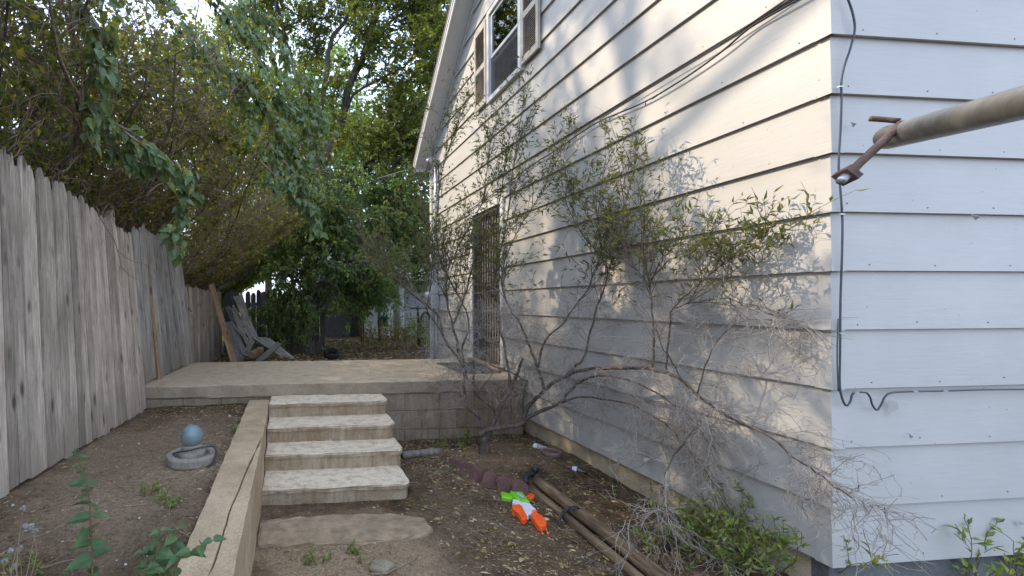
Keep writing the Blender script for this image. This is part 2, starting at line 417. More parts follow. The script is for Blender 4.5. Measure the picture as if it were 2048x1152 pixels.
M['mortar'] = plain('old_mortar', (.19, .175, .155), .95, .1)
M['dark'] = plain('dark_void', (.015, .014, .013), .9, .1)
M['black_metal'] = plain('black_iron', (.035, .033, .032), .5, .4)
M['shutter'] = plain('tan_shutter', (.46, .41, .345), .55, .3)
M['slat'] = plain('brown_slat', (.36, .315, .265), .55, .3)
M['soffit'] = plain('grey_soffit', (.50, .50, .50), .5, .3, .05)
M['roof'] = plain('roof_shingle', (.12, .115, .11), .9, .1, .3, 20)
M['galv'] = plain('galvanised_pipe', (.46, .48, .51), .38, .5, .12, 12, .55)
M['cable'] = plain('dark_cable', (.03, .03, .034), .5, .4)
M['greycable'] = plain('grey_painted_cable', (.055, .06, .07), .5, .4)
M['rust'] = plain('rusty_iron', (.13, .082, .062), .8, .3, .4, 30, .2, .6)
M['curtain'] = plain('lace_curtain', (.66, .66, .66), .9, .1)
M['brick_sill'] = plain('door_sill', (.30, .22, .15), .9, .1, .3, 20)
M['mat'] = plain('door_mat', (.085, .088, .082), .98, .05, .3, 60, 0, .8)
M['leaf_shrub'] = mk_leaf('shrub_leaf', [(.10, .125, .036), (.145, .165, .05), (.16, .165, .05), (.09, .11, .04), (.24, .20, .05), (.10, .125, .04)], trans=.35)
M['leaf_hedge'] = mk_leaf('hedge_leaf', [(.065, .095, .026), (.105, .14, .035), (.165, .18, .04), (.075, .105, .03), (.33, .275, .05), (.10, .135, .035), (.13, .125, .035)], trans=.58)
M['leaf_vine'] = mk_leaf('vine_leaf', [(.085, .135, .05), (.125, .185, .07), (.095, .15, .06), (.155, .215, .085), (.11, .165, .065), (.25, .27, .06)], trans=.32, rough=.4, spec=.5)
M['leaf_tree'] = mk_leaf('tree_leaf', [(.06, .09, .02), (.10, .13, .03), (.15, .17, .035), (.08, .11, .025), (.24, .22, .035)], trans=.5)
M['leaf_dark'] = mk_leaf('dark_tree_leaf', [(.085, .155, .055), (.13, .205, .065), (.175, .25, .075), (.10, .175, .06), (.25, .27, .07)], trans=.55, spec=.5)
M['leaf_sap'] = mk_leaf('sapling_leaf', [(.06, .115, .045), (.085, .15, .06), (.07, .13, .055), (.11, .165, .06)], trans=.3)
M['weed'] = mk_leaf('weed_leaf', [(.12, .18, .04), (.19, .25, .055), (.26, .29, .065), (.14, .20, .05), (.36, .30, .09)], trans=.35)
M['goldenrod'] = mk_leaf('goldenrod_leaf', [(.12, .15, .03), (.20, .20, .03), (.30, .24, .04), (.24, .13, .04), (.14, .17, .03)], trans=.4)
M['dry'] = mk_leaf('dry_stem', [(.20, .14, .09), (.28, .21, .14), (.17, .10, .06)], trans=.2)
M['litter'] = mk_leaf('fallen_leaf', [(.33, .22, .11), (.46, .33, .17), (.20, .12, .065), (.52, .42, .25), (.34, .22, .10), (.24, .20, .075), (.11, .07, .04), (.16, .10, .05)], trans=.1, spec=.2)
M['bark'] = mk_bark('shrub_bark', (.055, .041, .031), (.175, .137, .106))
M['branch'] = mk_bark('shrub_branch', (.085, .066, .052), (.19, .152, .122), 1.5, 1)
M['twig_grey'] = mk_bark('bare_twig', (.27, .225, .18), (.43, .37, .315), 1, 1, .2)
M['twig'] = mk_bark('brown_twig', (.15, .108, .076), (.34, .26, .195), 1, 1, .2)
M['trunk'] = mk_bark('tree_bark', (.05, .042, .035), (.14, .122, .105), .5)
M['hedge_bark'] = mk_bark('hedge_bark', (.048, .037, .030), (.13, .102, .082), .8)
M['stem_green'] = plain('green_stem', (.11, .10, .05), .7, .2)
M['stem_red'] = plain('reddish_stem', (.16, .085, .05), .7, .2)

# ================================================================ THE SETTING
W, YC = 2.68, 1.954            # house: long wall on x = W, short wall on y = YC
ZP = .661                      # top of the porch slab
YP0, YP1 = 4.77, 6.63          # porch front and back
ZT = .47                       # earth on the left terrace
YARD = .40
def gz(x, y):
    x = np.asarray(x, float); y = np.asarray(y, float)
    b = .035 * fbm(x * 1.3, y * 1.3, 3) + .012 * fbm(x * 7, y * 7, 9, 3)
    low = .005 + .085 * np.exp(-(((x - 1.98) / .62) ** 2 + ((y - 4.0) / .55) ** 2)) + .03 * np.clip((x - 1.9) / .3, 0, 1) + b * np.clip((np.hypot((x - .4) / 1., (y - 2.9) / .8) - .3) * 1.2, .35, 1)
    left = ZT + b * 1.1 - .025 * np.clip((-.45 - x) / .9, 0, 1) - .03 * np.exp(-((x + .40) / .10) ** 2)
    yard = YARD + b * 1.6
    z = np.where(x < -.34, left, low)
    z = np.where(y > 5.6, yard, z)
    z = np.where((x < -1.72) & (y < 5.6), .46 + b, z)
    return np.where((np.abs(x) > 25) | (y > 30) | (y < -12), .0 + z * .3, z)
def gz1(x, y): return float(gz(np.array([x]), np.array([y]))[0])
def axis(parts):
    out = []
    for a, b, st in parts: out.append(np.arange(a, b - 1e-6, st))
    return np.concatenate(out + [[parts[-1][1]]])
gx = axis([(-200, -40, 20), (-40, -8, 2), (-8, -1.9, .25), (-1.9, -.36, .03), (-.36, -.32, .04), (-.32, 2.75, .03), (2.75, 4.3, .06), (4.3, 10, .4), (10, 40, 3), (40, 200, 20)])
gy = axis([(-120, -20, 20), (-20, 0, 1), (0, .9, .06), (.9, 4.86, .03), (4.86, 5.58, .12), (5.58, 5.62, .04), (5.62, 12, .1), (12, 20, .5), (20, 40, 2), (40, 220, 20)])
XX, YY = np.meshgrid(gx, gy); ZZ = gz(XX, YY)
ny, nx = XX.shape; i = np.arange(ny * nx).reshape(ny, nx)
g = Geo().add(np.stack([XX, YY, ZZ], -1), quads=np.stack([i[:-1, :-1], i[:-1, 1:], i[1:, 1:], i[1:, :-1]], -1).reshape(-1, 4))
tag(g.build('ground', M['soil'], smooth=True), kind='structure')
# sunken concrete pad under the sand in front of the steps
k = plain('sandy_concrete', (.285, .21, .135), .95, .1, .3, 14, 0, .8)
pad = [(-.215, 2.76), (.1, 2.755), (.4, 2.75), (.62, 2.76), (.86, 2.79), (.93, 2.84), (.92, 3.0), (.7, 3.10), (.3, 3.12), (-.215, 3.1)]
bm = extrude(pad, -.1, .024, bevel=.012); roughen(bm, .12, .004, 4)
tag(bm_obj(bm, 'path', k), kind='structure')

# ================================================================ THE HOUSE
house = thing('house', 'pale grey gabled house with wide lap siding filling the right half', 'house', loc=(W, YC, 0))
E_ = .2925; Z0 = .222; YB = 8.2; ZE = 4.17; SL = .846; YR = (YC + YB) / 2; ZR = ZE + SL * (YB - YR)
def yfar(z): return YB - max(0, (z - ZE) / SL)
def ynear(z): return YC + max(0, (z - ZE) / SL)
DOOR = (5.36, 6.23, .70, 2.80); WIN = (4.87, 5.64, 4.25, 5.36)
def lap_left(zb, zt, yb0, yt0, yb1, yt1, prof):
    """one board on the long wall; prof = outward offset at the bottom and top of a full board"""
    xb, xt = prof
    v = [(W - xb, yb0, zb), (W - xb + .0205, yb0, zb), (W - xb + .0205, yb1, zb), (W - xb, yb1, zb),
         (W - xt, yt0, zt), (W - xt + .011, yt0, zt), (W - xt + .011, yt1, zt), (W - xt, yt1, zt)]
    Geo().hexa(v).build('siding_board', M['paint'], house)
nb = int((ZR - Z0) / E_) + 1
for kk in range(nb):
    zb = Z0 + kk * E_; zt = zb + E_ + .022
    wob = rng.normal(0, .0012)
    full = lambda z: .029 + wob - (.029 - .004) * (z - zb) / (zt - zb)
    zt = min(zt, ZR - .01)
    spans = [(zb, zt, None)]
    for op in (DOOR, WIN):
        if zb < op[3] - .01 and zt > op[2] + .01:
            spans = []
            if op[2] > zb + .02: spans.append((zb, op[2], None))
            if op[3] < zt - .02: spans.append((op[3], zt, None))
            spans.append((max(zb, op[2]), min(zt, op[3]), op))
    for a, b, op in spans:
        p = (full(a), full(b))
        if op is None: lap_left(a, b, ynear(a), ynear(b), yfar(a), yfar(b), p)
        else:
            lap_left(a, b, ynear(a), ynear(b), op[0], op[0], p); lap_left(a, b, op[1], op[1], yfar(a), yfar(b), p)
for kk in range(int((ZE - Z0) / E_) + 1):
    zb = Z0 + kk * E_; zt = zb + E_ + .022; wob = rng.normal(0, .001)
    b0, b1 = YC - .026 - wob, YC - .004 - wob
    v = [(W, b0, zb), (7.0, b0, zb), (7.0, b0 + .018, zb), (W, b0 + .018, zb), (W, b1, zt), (7.0, b1, zt), (7.0, b1 + .011, zt), (W, b1 + .011, zt)]
    Geo().hexa(v).build('siding_board', M['paint'], house)
    # folded metal corner cover of this course
    g = Geo(); o, q = .0315, .0075; zc = zb - .004; zd = zb + E_ - .006; ln = .042 + rng.normal(0, .002)
    def L(oo): return [(W - oo, YC + ln), (W - oo, YC - oo), (W + ln, YC - oo), (W + ln, YC - oo + .0018), (W - oo + .0018, YC - oo + .0018), (W - oo + .0018, YC + ln)]
    lo, hi = L(o), L(q + .002); v = [(x, y, zc) for x, y in lo] + [(x, y, zd) for x, y in hi]
    qd = [(a, (a + 1) % 6, 6 + (a + 1) % 6, 6 + a) for a in range(6)]
    g.add(v, quads=qd + [(0, 5, 4, 1), (1, 4, 3, 2)]); g.build('corner_cover', M['paint'], house)
Geo().box((W + .02, YC + .10, -.4), (7.2, YB - .02, .262)).build('foundation', M['found'], house)
Geo().box((W + .022, YC + .022, -.4), (7.2, YC + .098, .262)).build('foundation', mk_concrete('shaded_foundation', (.15, .15, .148), (.10, .10, .098), 1.4, True, .6), house)  # same foundation under the short wall, its shade put into a darker grey
g = Geo(); a_ = np.arange(6) * math.pi / 3            # rusty nail heads along the board bottoms
for kk in range(17):
    z = Z0 + kk * E_ + .030
    for y in np.arange(YC + .12 + .13 * (kk % 3), 6., .41):
        y += rng.normal(0, .02); zz = z + rng.normal(0, .006)
        if DOOR[0] - .1 < y < DOOR[1] + .1 and zz < DOOR[3] + .1: continue
        V = [(W - .0305, y, zz)] + [(W - .0280, y + .0038 * math.cos(q), zz + .0038 * math.sin(q)) for q in a_]; g.add(V, tris=[(0, 1 + (j + 1) % 6, 1 + j) for j in range(6)])
    for x in np.arange(W + .09 + .1 * (kk % 2), 5.5, .405):
        x += rng.normal(0, .02); zz = z + rng.normal(0, .006)
        V = [(x, YC - .0275, zz)] + [(x + .0038 * math.cos(q), YC - .0250, zz + .0038 * math.sin(q)) for q in a_]; g.add(V, tris=[(0, 1 + j, 1 + (j + 1) % 6) for j in range(6)])
tag(g.build('nail_heads', M['rust'], house), kind='stuff')
g = Geo().box((W + .35, YC + .05, .27), (7.0, YB - .05, ZE - .05)).box((W + .012, YC + .014, .264), (W + .34, YC + .045, ZE))
g.box((W + .012, YB - .03, .264), (7.0, YB - .002, ZE))
v = [(W + .35, YC + .4, ZE - .04), (6.9, YC + .4, ZE - .04), (6.9, YB - .4, ZE - .04), (W + .35, YB - .4, ZE - .04), (W + .35, YR - .01, ZR - .5), (6.9, YR - .01, ZR - .5), (6.9, YR + .01, ZR - .5), (W + .35, YR + .01, ZR - .5)]
g.hexa(v); g.build('inner_wall', M['dark'], house)
# far corner board and rake trim
Geo().box((W - .042, YB - .09, .30), (W - .001, YB + .012, ZE - .1)).build('corner_board', M['trim'], house)
OV = .295
for sgn, ye in ((1, YB), (-1, YC)):
    def yy(t): return YR + sgn * t
    T = abs(ye - YR) + .12; zb0, zb1 = ZR + .02, ZR + .02 - SL * T
    def slab(x0, x1, lo, hi, t1=T):
        z1 = ZR + .02 - SL * t1
        return [(x0, yy(0), ZR + .02 + lo), (x1, yy(0), ZR + .02 + lo), (x1, yy(t1), z1 + lo), (x0, yy(t1), z1 + lo), (x0, yy(0), ZR + .02 + hi), (x1, yy(0), ZR + .02 + hi), (x1, yy(t1), z1 + hi), (x0, yy(t1), z1 + hi)]
    Geo().hexa(slab(W - OV - .035, 7.3, .10, .19, T + .03)).build('roof', M['roof'], house)
    Geo().hexa(slab(W - OV, 7.2, .012, .096, T - .02)).build('rafter_deck', M['dark'], house)
    # soffit panels butt end to end along the rake
    for j in range(3):
        a, b = T * j / 3 + (.003 if j else 0), T * (j + 1) / 3 - .003
        za, zb_ = ZR + .02 - SL * a, ZR + .02 - SL * b
        Geo().hexa([(W - OV, yy(a), za), (W - .042, yy(a), za), (W - .042, yy(b), zb_), (W - OV, yy(b), zb_), (W - OV, yy(a), za + .01), (W - .042, yy(a), za + .01), (W - .042, yy(b), zb_ + .01), (W - OV, yy(b), zb_ + .01)]).build('soffit_panel', M['soffit'], house)
    Geo().hexa(slab(W - OV - .024, W - OV - .002, -.03, .098, T)).build('fascia', M['trim'], house)
    Geo().hexa(slab(W - OV - .034, W - OV - .0255, .055, .097, T)).build('drip_edge', M['trim'], house)
    Geo().hexa(slab(W - .040, W - .001, -.075, -.004, T - .12)).build('rake_trim', M['soffit'], house)
    Geo().box((W - OV, min(yy(T - .02), yy(T + .0)), zb1 - .03), (7.2, max(yy(T - .02), yy(T)), zb1 + .095)).build('eave_board', M['trim'], house)
# upper window
win = Geo()
y0, y1, z0, z1 = WIN; xo, xi = W - .062, W + .03
for a, b in (((xo, y0 - .055, z0 - .05), (xi, y0 + .005, z1 + .06)), ((xo, y1 - .005, z0 - .05), (xi, y1 + .055, z1 + .06)), ((xo - .006, y0 + .005, z0 - .05), (xi, y1 - .005, z0 + .004)), ((xo, y0 + .005, z1), (xi, y1 - .005, z1 + .06))):
    win.box(a, b)
window = win.build('window', M['trim'], house)
zm = z0 + .52
def sash(name, x0, x1, za, zb, wd=.04):
    g = Geo(); g.box((x0, y0 + .007, za), (x1, y0 + .007 + wd, zb)).box((x0, y1 - .007 - wd, za), (x1, y1 - .007, zb))
    g.box((x0 + .001, y0 + .007 + wd, za), (x1 - .001, y1 - .007 - wd, za + wd)).box((x0 + .001, y0 + .007 + wd, zb - wd), (x1 - .001, y1 - .007 - wd, zb)); return g.build(name, M['trim'], window)
sash('upper_sash', W - .034, W - .008, zm, z1 - .004); sash('lower_sash', W - .004, W + .022, zm - .05, z1 - .10)
k = M_('window_glass', .03, .9); k.color((.035, .04, .045)); k.b.inputs['Transmission Weight'].default_value = 0
gm = k.n('ShaderNodeBsdfGlossy'); gm.inputs['Roughness'].default_value = .02; tp = k.n('ShaderNodeBsdfTransparent'); tp.inputs[0].default_value = (.85, .9, .88, 1)
fz = k.n('ShaderNodeLayerWeight'); fz.inputs[0].default_value = .62; ms = k.n('ShaderNodeMixShader'); k.l(fz.outputs['Fresnel'], ms.inputs[0]); k.l(tp.outputs[0], ms.inputs[1]); k.l(gm.outputs[0], ms.inputs[2]); k.l(ms.outputs[0], k.nt.nodes['Material Output'].inputs['Surface'])
M['glass'] = k.m
Geo().box((W - .024, y0 + .04, zm + .03), (W - .020, y1 - .04, z1 - .04)).build('pane', M['glass'], window)
k = M_('insect_screen', .8, .2); k.color((.06, .06, .062)); tp = k.n('ShaderNodeBsdfTransparent'); ms = k.n('ShaderNodeMixShader'); ms.inputs[0].default_value = .45
k.l(tp.outputs[0], ms.inputs[1]); k.l(k.b.outputs[0], ms.inputs[2]); k.l(ms.outputs[0], k.nt.nodes['Material Output'].inputs['Surface'])
Geo().box((W - .030, y0 + .02, z0 + .006), (W - .0285, y1 - .02, zm - .002)).build('screen', k.m, window)
n = 60; yy_ = np.linspace(y0 + .02, y1 - .02, n); xx_ = W + .06 + .018 * np.sin(np.linspace(0, 46, n)) + .006 * np.sin(np.linspace(0, 17, n))
V = np.stack([np.r_[xx_, xx_], np.r_[yy_, yy_], np.r_[np.full(n, zm + .02), np.full(n, z1 - .02)]], -1); a = np.arange(n - 1)
Geo().add(V, quads=np.stack([a, a + 1, a + 1 + n, a + n], -1)).build('curtain', M['curtain'], window, True)
def shutter(ya, yb, za, zb):
    x0, x1 = W - .066, W - .036; g = Geo(); s = .045
    g.box((x0, ya, za), (x1, ya + s, zb)).box((x0, yb - s, za), (x1, yb, zb))
    zmid = za + (zb - za) * .48
    for a, b in ((za, za + .075), (zmid - .035, zmid + .035), (zb - .075, zb)): g.box((x0 + .0015, ya + s, a), (x1, yb - s, b))
    sh = g.build('shutter', M['shutter'], house)
    sl_ = Geo()
    for a, b in ((za + .08, zmid - .04), (zmid + .04, zb - .08)):
        m = int((b - a) / .026)
        for j in range(m):
            z = a + (j + .5) * (b - a) / m
            sl_.hexa([(x0 + .003, ya + s - .002, z - .013), (x0 + .009, ya + s - .002, z - .015), (x0 + .009, yb - s + .002, z - .015), (x0 + .003, yb - s + .002, z - .013), (x1 - .012, ya + s - .002, z + .009), (x1 - .006, ya + s - .002, z + .007), (x1 - .006, yb - s + .002, z + .007), (x1 - .012, yb - s + .002, z + .009)])
    tag(sl_.build('louvre_slats', M['slat'], sh), kind='stuff')
    Geo().box((x1 - .004, ya + s, za + .05), (x1, yb - s, zb - .05)).build('backing', M['dark'], sh)
shutter(5.72, 6.09, 4.24, 5.36); shutter(4.45, 4.80, 4.24, 5.36)
# side door behind a barred security gate
y0, y1, z0, z1 = DOOR
k = plain('door_panel', (.20, .185, .165), .6, .3, .2, 6)
door = Geo().box((W + .05, y0 + .01, z0 + .01), (W + .09, y1 - .01, z1 - .01)).build('door', k, house)
fr = Geo(); fr.box((W - .045, y0 - .07, z0 + .02), (W + .08, y0 + .004, z1 + .07)).box((W - .045, y1 - .004, z0 + .02), (W + .08, y1 + .07, z1 + .07)).box((W - .046, y0 + .004, z1 - .004), (W + .08, y1 - .004, z1 + .07))
fr.build('door_frame', M['trim'], house)
Geo().box((W - .10, y0 - .07, ZP - .02), (W + .08, y1 + .07, z0 + .018)).build('door_sill', M['brick_sill'], house)
gate = Geo(); xg = W - .012
for a, b in (((xg - .015, y0 + .006, z0 + .03), (xg + .015, y0 + .045, z1 - .02)), ((xg - .015, y1 - .045, z0 + .03), (xg + .015, y1 - .006, z1 - .02))): gate.box(a, b)
for z in (z0 + .035, z0 + .30, z0 + .95, z0 + 1.08, z1 - .30, z1 - .06): gate.box((xg - .012, y0 + .045, z), (xg + .012, y1 - .045, z + .03))
sg = gate.build('security_gate', M['black_metal'], house)
b0 = Geo().box((-.007, -.007, 0), (.007, .007, z1 - z0 - .06)).build('bar', M['black_metal'], sg); place(b0, Matrix.Translation((xg - .001, y0 + .085, z0 + .035)))
for j in range(1, 10):
    c = b0.copy(); COL.objects.link(c); place(c, Matrix.Translation((xg - .001, y0 + .085 + j * .077, z0 + .035)))
Geo().box((xg - .03, y0 + .012, z0 + .92), (xg - .0155, y0 + .04, z0 + 1.1)).build('lock', M['galv'], sg)
# torn paint curling off the lowest boards and a nail or two
def flake(p, q, r, out):
    p, q, r = (np.array(a) for a in (p, q, r)); m = (p + q) / 2 + np.array(out)
    Geo().add([p, q, m, r, (q + r) / 2 + np.array(out) * 1.3], tris=[(0, 1, 2), (2, 1, 4), (0, 2, 3), (2, 4, 3)]).build('paint_flake', M['paint'], house)
for pts, o in ((((1283, 905), (1308, 921), (1289, 900)), (-.02, 0, 0)), (((1284, 914), (1305, 917), (1290, 925)), (-.03, 0, -.01)), (((1318, 880), (1326, 896), (1324, 880)), (-.02, 0, 0))):
    flake(*[PX(u, v, W - .034) for u, v in pts], o)
for pts, o in ((((1777, 805), (1789, 806), (1775, 832)), (0, -.02, 0)), (((1816, 869), (1820, 880), (1817, 870)), (0, -.012, 0)), (((1757, 1072), (1763, 1066), (1757, 1080)), (0, -.02, 0)), (((1942, 432), (1951, 444), (1944, 432)), (0, -.02, 0)), (((1702, 246), (1707, 258), (1702, 248)), (0, -.015, 0)), (((2036, 1045), (2048, 1052), (2037, 1053)), (0, -.015, 0))):
    flake(*[PY(u, v, YC - .032) for u, v in pts], o)

# service cables, conduit and meter box on the house
t = thing('electric_conduit', 'galvanised electric conduit with weatherhead and meter box on the far house corner', 'conduit', loc=(W - .05, 7.85, ZP))
for dy, r in ((0, .026), (.13, .016)):
    y = 7.80 + dy; g = Geo(); zt_ = 4.05 if dy == 0 else 2.2
    rope(g, [(W - .06, y, .42), (W - .06, y, 1.2), (W - .06, y, 2.4), (W - .06, y, zt_)], r, 8, 8); g.build('pipe', M['galv'], t, True)
bm_obj(bevbox((W - .17, 7.74, 1.42), (W - .02, 7.98, 1.84), .012), 'meter_box', M['galv'], t)
g = Geo(); rope(g, [(W - .17, 7.86, 1.66), (W - .20, 7.86, 1.66), (W - .235, 7.86, 1.66)], .075, 6, 12, .068); g.build('meter', M['trim'], t, True)
g = Geo(); rope(g, [(W - .06, 7.80, 4.03), (W - .08, 7.79, 4.12), (W - .15, 7.76, 4.13), (W - .22, 7.73, 4.07)], .036, 10, 8, .05); g.build('weatherhead', M['galv'], t, True)
g = Geo()
for j in range(4):
    rope(g, [(W - .2, 7.74, 4.08), (W - .27 - j * .02, 7.75, 3.85 - j * .02), (W - .33 - j * .025, 7.8, 3.72), (W - .38 - j * .02, 7.85, 3.85), (W - .42, 7.95, 4.03)], .007, 20, 5)
g.build('drip_loop', M['cable'], t, True)
a_, b_ = np.array((W - .42, 7.95, 4.03)), P(560, 392, 15); tt = np.linspace(0, 1, 12)[:, None]
g = Geo(); rope(g, a_ + (b_ - a_) * tt - np.array([0, 0, .5]) * tt * (1 - tt), .009, 24, 5)
tag(g.build('overhead_wire', M['greycable'], None, True), 'thin pale service wire running from the house eave into the trees', 'wire')
g = Geo(); xs = W - .042
pts = [PX(1640, -22, xs), PX(1602, 0, xs), PX(1560, 23, xs), PX(1502, 57, xs), PX(1450, 101, xs), PX(1400, 138, xs), PX(1350, 171, xs), PX(1285, 208, xs), PX(1200, 244, xs), PX(1155, 272, xs), PX(1123, 295, xs), PX(1060, 334, xs), PX(1010, 372, xs), PX(930, 428, xs), PX(885, 462, xs)]
rope(g, pts, .006, 70, 6)
rope(g, [PX(1600, -16, xs), PX(1502, 50, xs - .002), PX(1450, 86, xs), PX(1350, 147, xs), PX(1250, 209, xs), PX(1200, 241, xs)], .0045, 40, 5)
tag(g.build('wall_cable', M['cable'], None, True), 'dark cable sagging along a lap of the sunlit siding', 'cable')
g = Geo(); ys = YC - .044
def pc(l): return [PY(u, v, ys) for u, v in l]
rope(g, pc([(1690, -14), (1697, 0), (1707, 30), (1711, 62), (1702, 100), (1690, 135), (1684, 165), (1684, 200), (1682, 260), (1678, 330), (1681, 380), (1685, 440), (1684, 520), (1681, 600), (1680, 700), (1679, 770), (1684, 800), (1692, 814), (1700, 806), (1704, 792), (1712, 787), (1733, 788)]), .0048, 110, 6)
rope(g, pc([(1676, 640), (1674, 720), (1676, 785)]), .003, 14, 4)
rope(g, pc([(1733, 788), (1740, 798), (1744, 812), (1753, 823), (1762, 812), (1770, 796), (1785, 788), (1830, 786), (1890, 785), (1960, 783), (2060, 782), (2200, 780)]), .0042, 60, 6)
hc = tag(g.build('corner_cable', M['greycable'], None, True), 'grey cable stapled down the house corner and looping along a lap', 'cable')
g = Geo()
for u, v in ((1683, 176), (1684, 431), (1682, 669), (1712, 787), (1830, 786), (1890, 785)):
    p = PY(u, v, ys - .004); g.box(p - np.array([.011, .004, .003]), p + np.array([.011, .008, .003]))
tag(g.build('staple', M['galv'], hc), kind='stuff')

# ================================================================ PORCH, STEPS, RETAINING WALL
porch = thing('concrete_porch', 'raised concrete porch slab on cinder blocks beside the house door', 'porch', loc=(.5, YP0, 0))
bm = bevbox((-1.62, YP0, ZP - .135), (W - .03, YP1, ZP), .014, 2); roughen(bm, .16, .0022, 2)
bm_obj(bm, 'slab', M['slab'], porch)
Geo().box((-1.5, YP0 + .036, -.2), (W - .06, YP1 - .1, ZP - .137)).build('mortar', M['block'], porch)
jr = random.Random(5)
for row, (za, zb) in enumerate(((-.09, .118), (.122, .324), (.330, .522))):
    x = -1.55 - (.2 if row % 2 else 0); 
    while x < W - .06:
        x1 = min(x + .40, W - .05); d = jr.uniform(-.004, .006)
        if x1 - x > .06:
            bm = bevbox((x + .002, YP0 + .026 - d, za), (x1 - .002, YP0 + .2, zb - .002), .006, 1); roughen(bm, .15, .0018, int(x * 100) + row)
            bm_obj(bm, 'block', M['block'], porch)
        x = x1
steps = thing('concrete_steps', 'four worn concrete steps climbing to the porch', 'steps', loc=(.36, 3.34, 0))
YS = [3.335, 3.70, 4.02, 4.395, YP0 - .004]; XR = [.905, .945, .955, .965]
for j in range(4):
    za, zb = .134 * j, .134 * (j + 1)
    ya, yb = YS[j], YS[j + 1] + (.05 if j < 3 else 0)
    bm = bmesh.new(); xl, xr = -.222, XR[j]; rc = .07
    plan = [(xl, ya)] + [(xr - rc + rc * math.sin(a), ya + rc - rc * math.cos(a)) for a in np.linspace(0, math.pi / 2, 6)] + [(xr, yb), (xl, yb)]
    pl2 = [(xl, ya - .014)] + [(xr - rc + (rc + .014) * math.sin(a), ya + rc - (rc + .014) * math.cos(a)) for a in np.linspace(0, math.pi / 2, 6)] + [(xr + .014, yb), (xl, yb)]
    extrude(plan, za - .12 if j == 0 else za - .03, zb - .034, bm); b2 = extrude(pl2, zb - .035, zb, bevel=.013, segs=3)
    roughen(b2, .14, .0024, j); roughen(bm, .14, .003, j + 9)
    tmp = bpy.data.meshes.new('t'); b2.to_mesh(tmp); bm.from_mesh(tmp); b2.free(); bpy.data.meshes.remove(tmp)
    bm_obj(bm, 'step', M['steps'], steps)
rw = thing('retaining_wall', 'cracked low concrete retaining wall left of the steps', 'wall', loc=(-.34, 2.8, 0))
cr = [PZ(u, v, .5)[:2] for u, v in ((414, 1152), (424, 1128), (430, 1112), (437, 1090), (443, 1073), (446, 1058), (452, 1042), (456, 1025), (463, 1006), (470, 992), (478, 974), (483, 960), (489, 945))]
cr = [(-.40, .9), (-.375, 1.6)] + [tuple(p) for p in cr] + [(-.236, 3.42)]
XL, XRW = -.445, -.226
def dense(pts, amp, seed):
    rr = random.Random(seed); out = []
    for i in range(len(pts)):
        p, q = np.array(pts[i]), np.array(pts[(i + 1) % len(pts)]); m = max(1, int(np.linalg.norm(q - p) / .07))
        for k in range(m):
            t = p + (q - p) * k / m
            out.append((t[0] + (rr.gauss(0, amp) if k else 0), t[1]))
    return out
big = [(XL, .6), (-.43, .6)] + [(x - .0035, y) for x, y in cr] + [(XRW, 3.46), (XRW - .01, 4.765), (XL - .005, 4.765)]
bm = extrude(dense(big, .0025, 1), -.3, .497, bevel=.008); bm_obj(bm, 'wall_body', M['curb'], rw)
rest = [(-.425, .6), (XRW, .6), (XRW, 3.40)] + [(x + .0035, y) for x, y in cr[:-1][::-1]]
bm = extrude(dense(rest, .0025, 2), -.3, .488, bevel=.008); bm_obj(bm, 'broken_edge', M['curb'], rw)
dm = bevbox((2.06, 5.18, ZP + .001), (W - .11, 6.12, ZP + .014), .004, 1); roughen(dm, .12, .0015, 1)
tag(bm_obj(dm, 'door_mat', M['mat']), 'dark flat door mat on the porch by the barred door', 'mat')

# ================================================================ FENCES
def picket_mesh(wd, h, tip, th=.018, ragged=0, seed=0):
    """one fence board with a pointed (or broken) head, local z up, face towards +x"""
    rr = random.Random(seed); a = wd / 2 - .002
    if ragged:
        top = [(-a, h - tip * rr.uniform(.4, 1.6)), (-a * .5, h - tip * rr.uniform(0, .4)), (-a * .2, h - tip * rr.uniform(.6, 1.4)), (a * .15, h), (a * .45, h - tip * rr.uniform(.5, 1.2)), (a, h - tip * rr.uniform(.6, 1.9))]
    else:
        q = rr.uniform(-.1, .1) * wd; top = [(-a, h - tip), (-a * .62 + q, h - tip * .30), (q - .007, h), (q + .007, h), (a * .62 + q, h - tip * .30), (a, h - tip)]
    zs = np.linspace(0, h - tip * 1.7, 5); bow = rr.gauss(0, .004)
    left = [(-a + rr.gauss(0, .0012), z) for z in zs[:-1]]; right = [(a + rr.gauss(0, .0012), z) for z in zs[:-1]][::-1]
    ring = left + top + right; n = len(ring)
    def f(x, y, z): return (x + bow * math.sin(z / h * 3.1) + .002 * (abs(y) / a), y, z)
    v = [f(th / 2, y, z) for y, z in ring] + [f(-th / 2, y, z) for y, z in ring]
    me = bpy.data.meshes.new('picket')
    me.from_pydata(v, [], [list(range(n))[::-1], [n + i for i in range(n)]] + [[i, (i + 1) % n, n + (i + 1) % n, n + i] for i in range(n)]); me.update(); return me
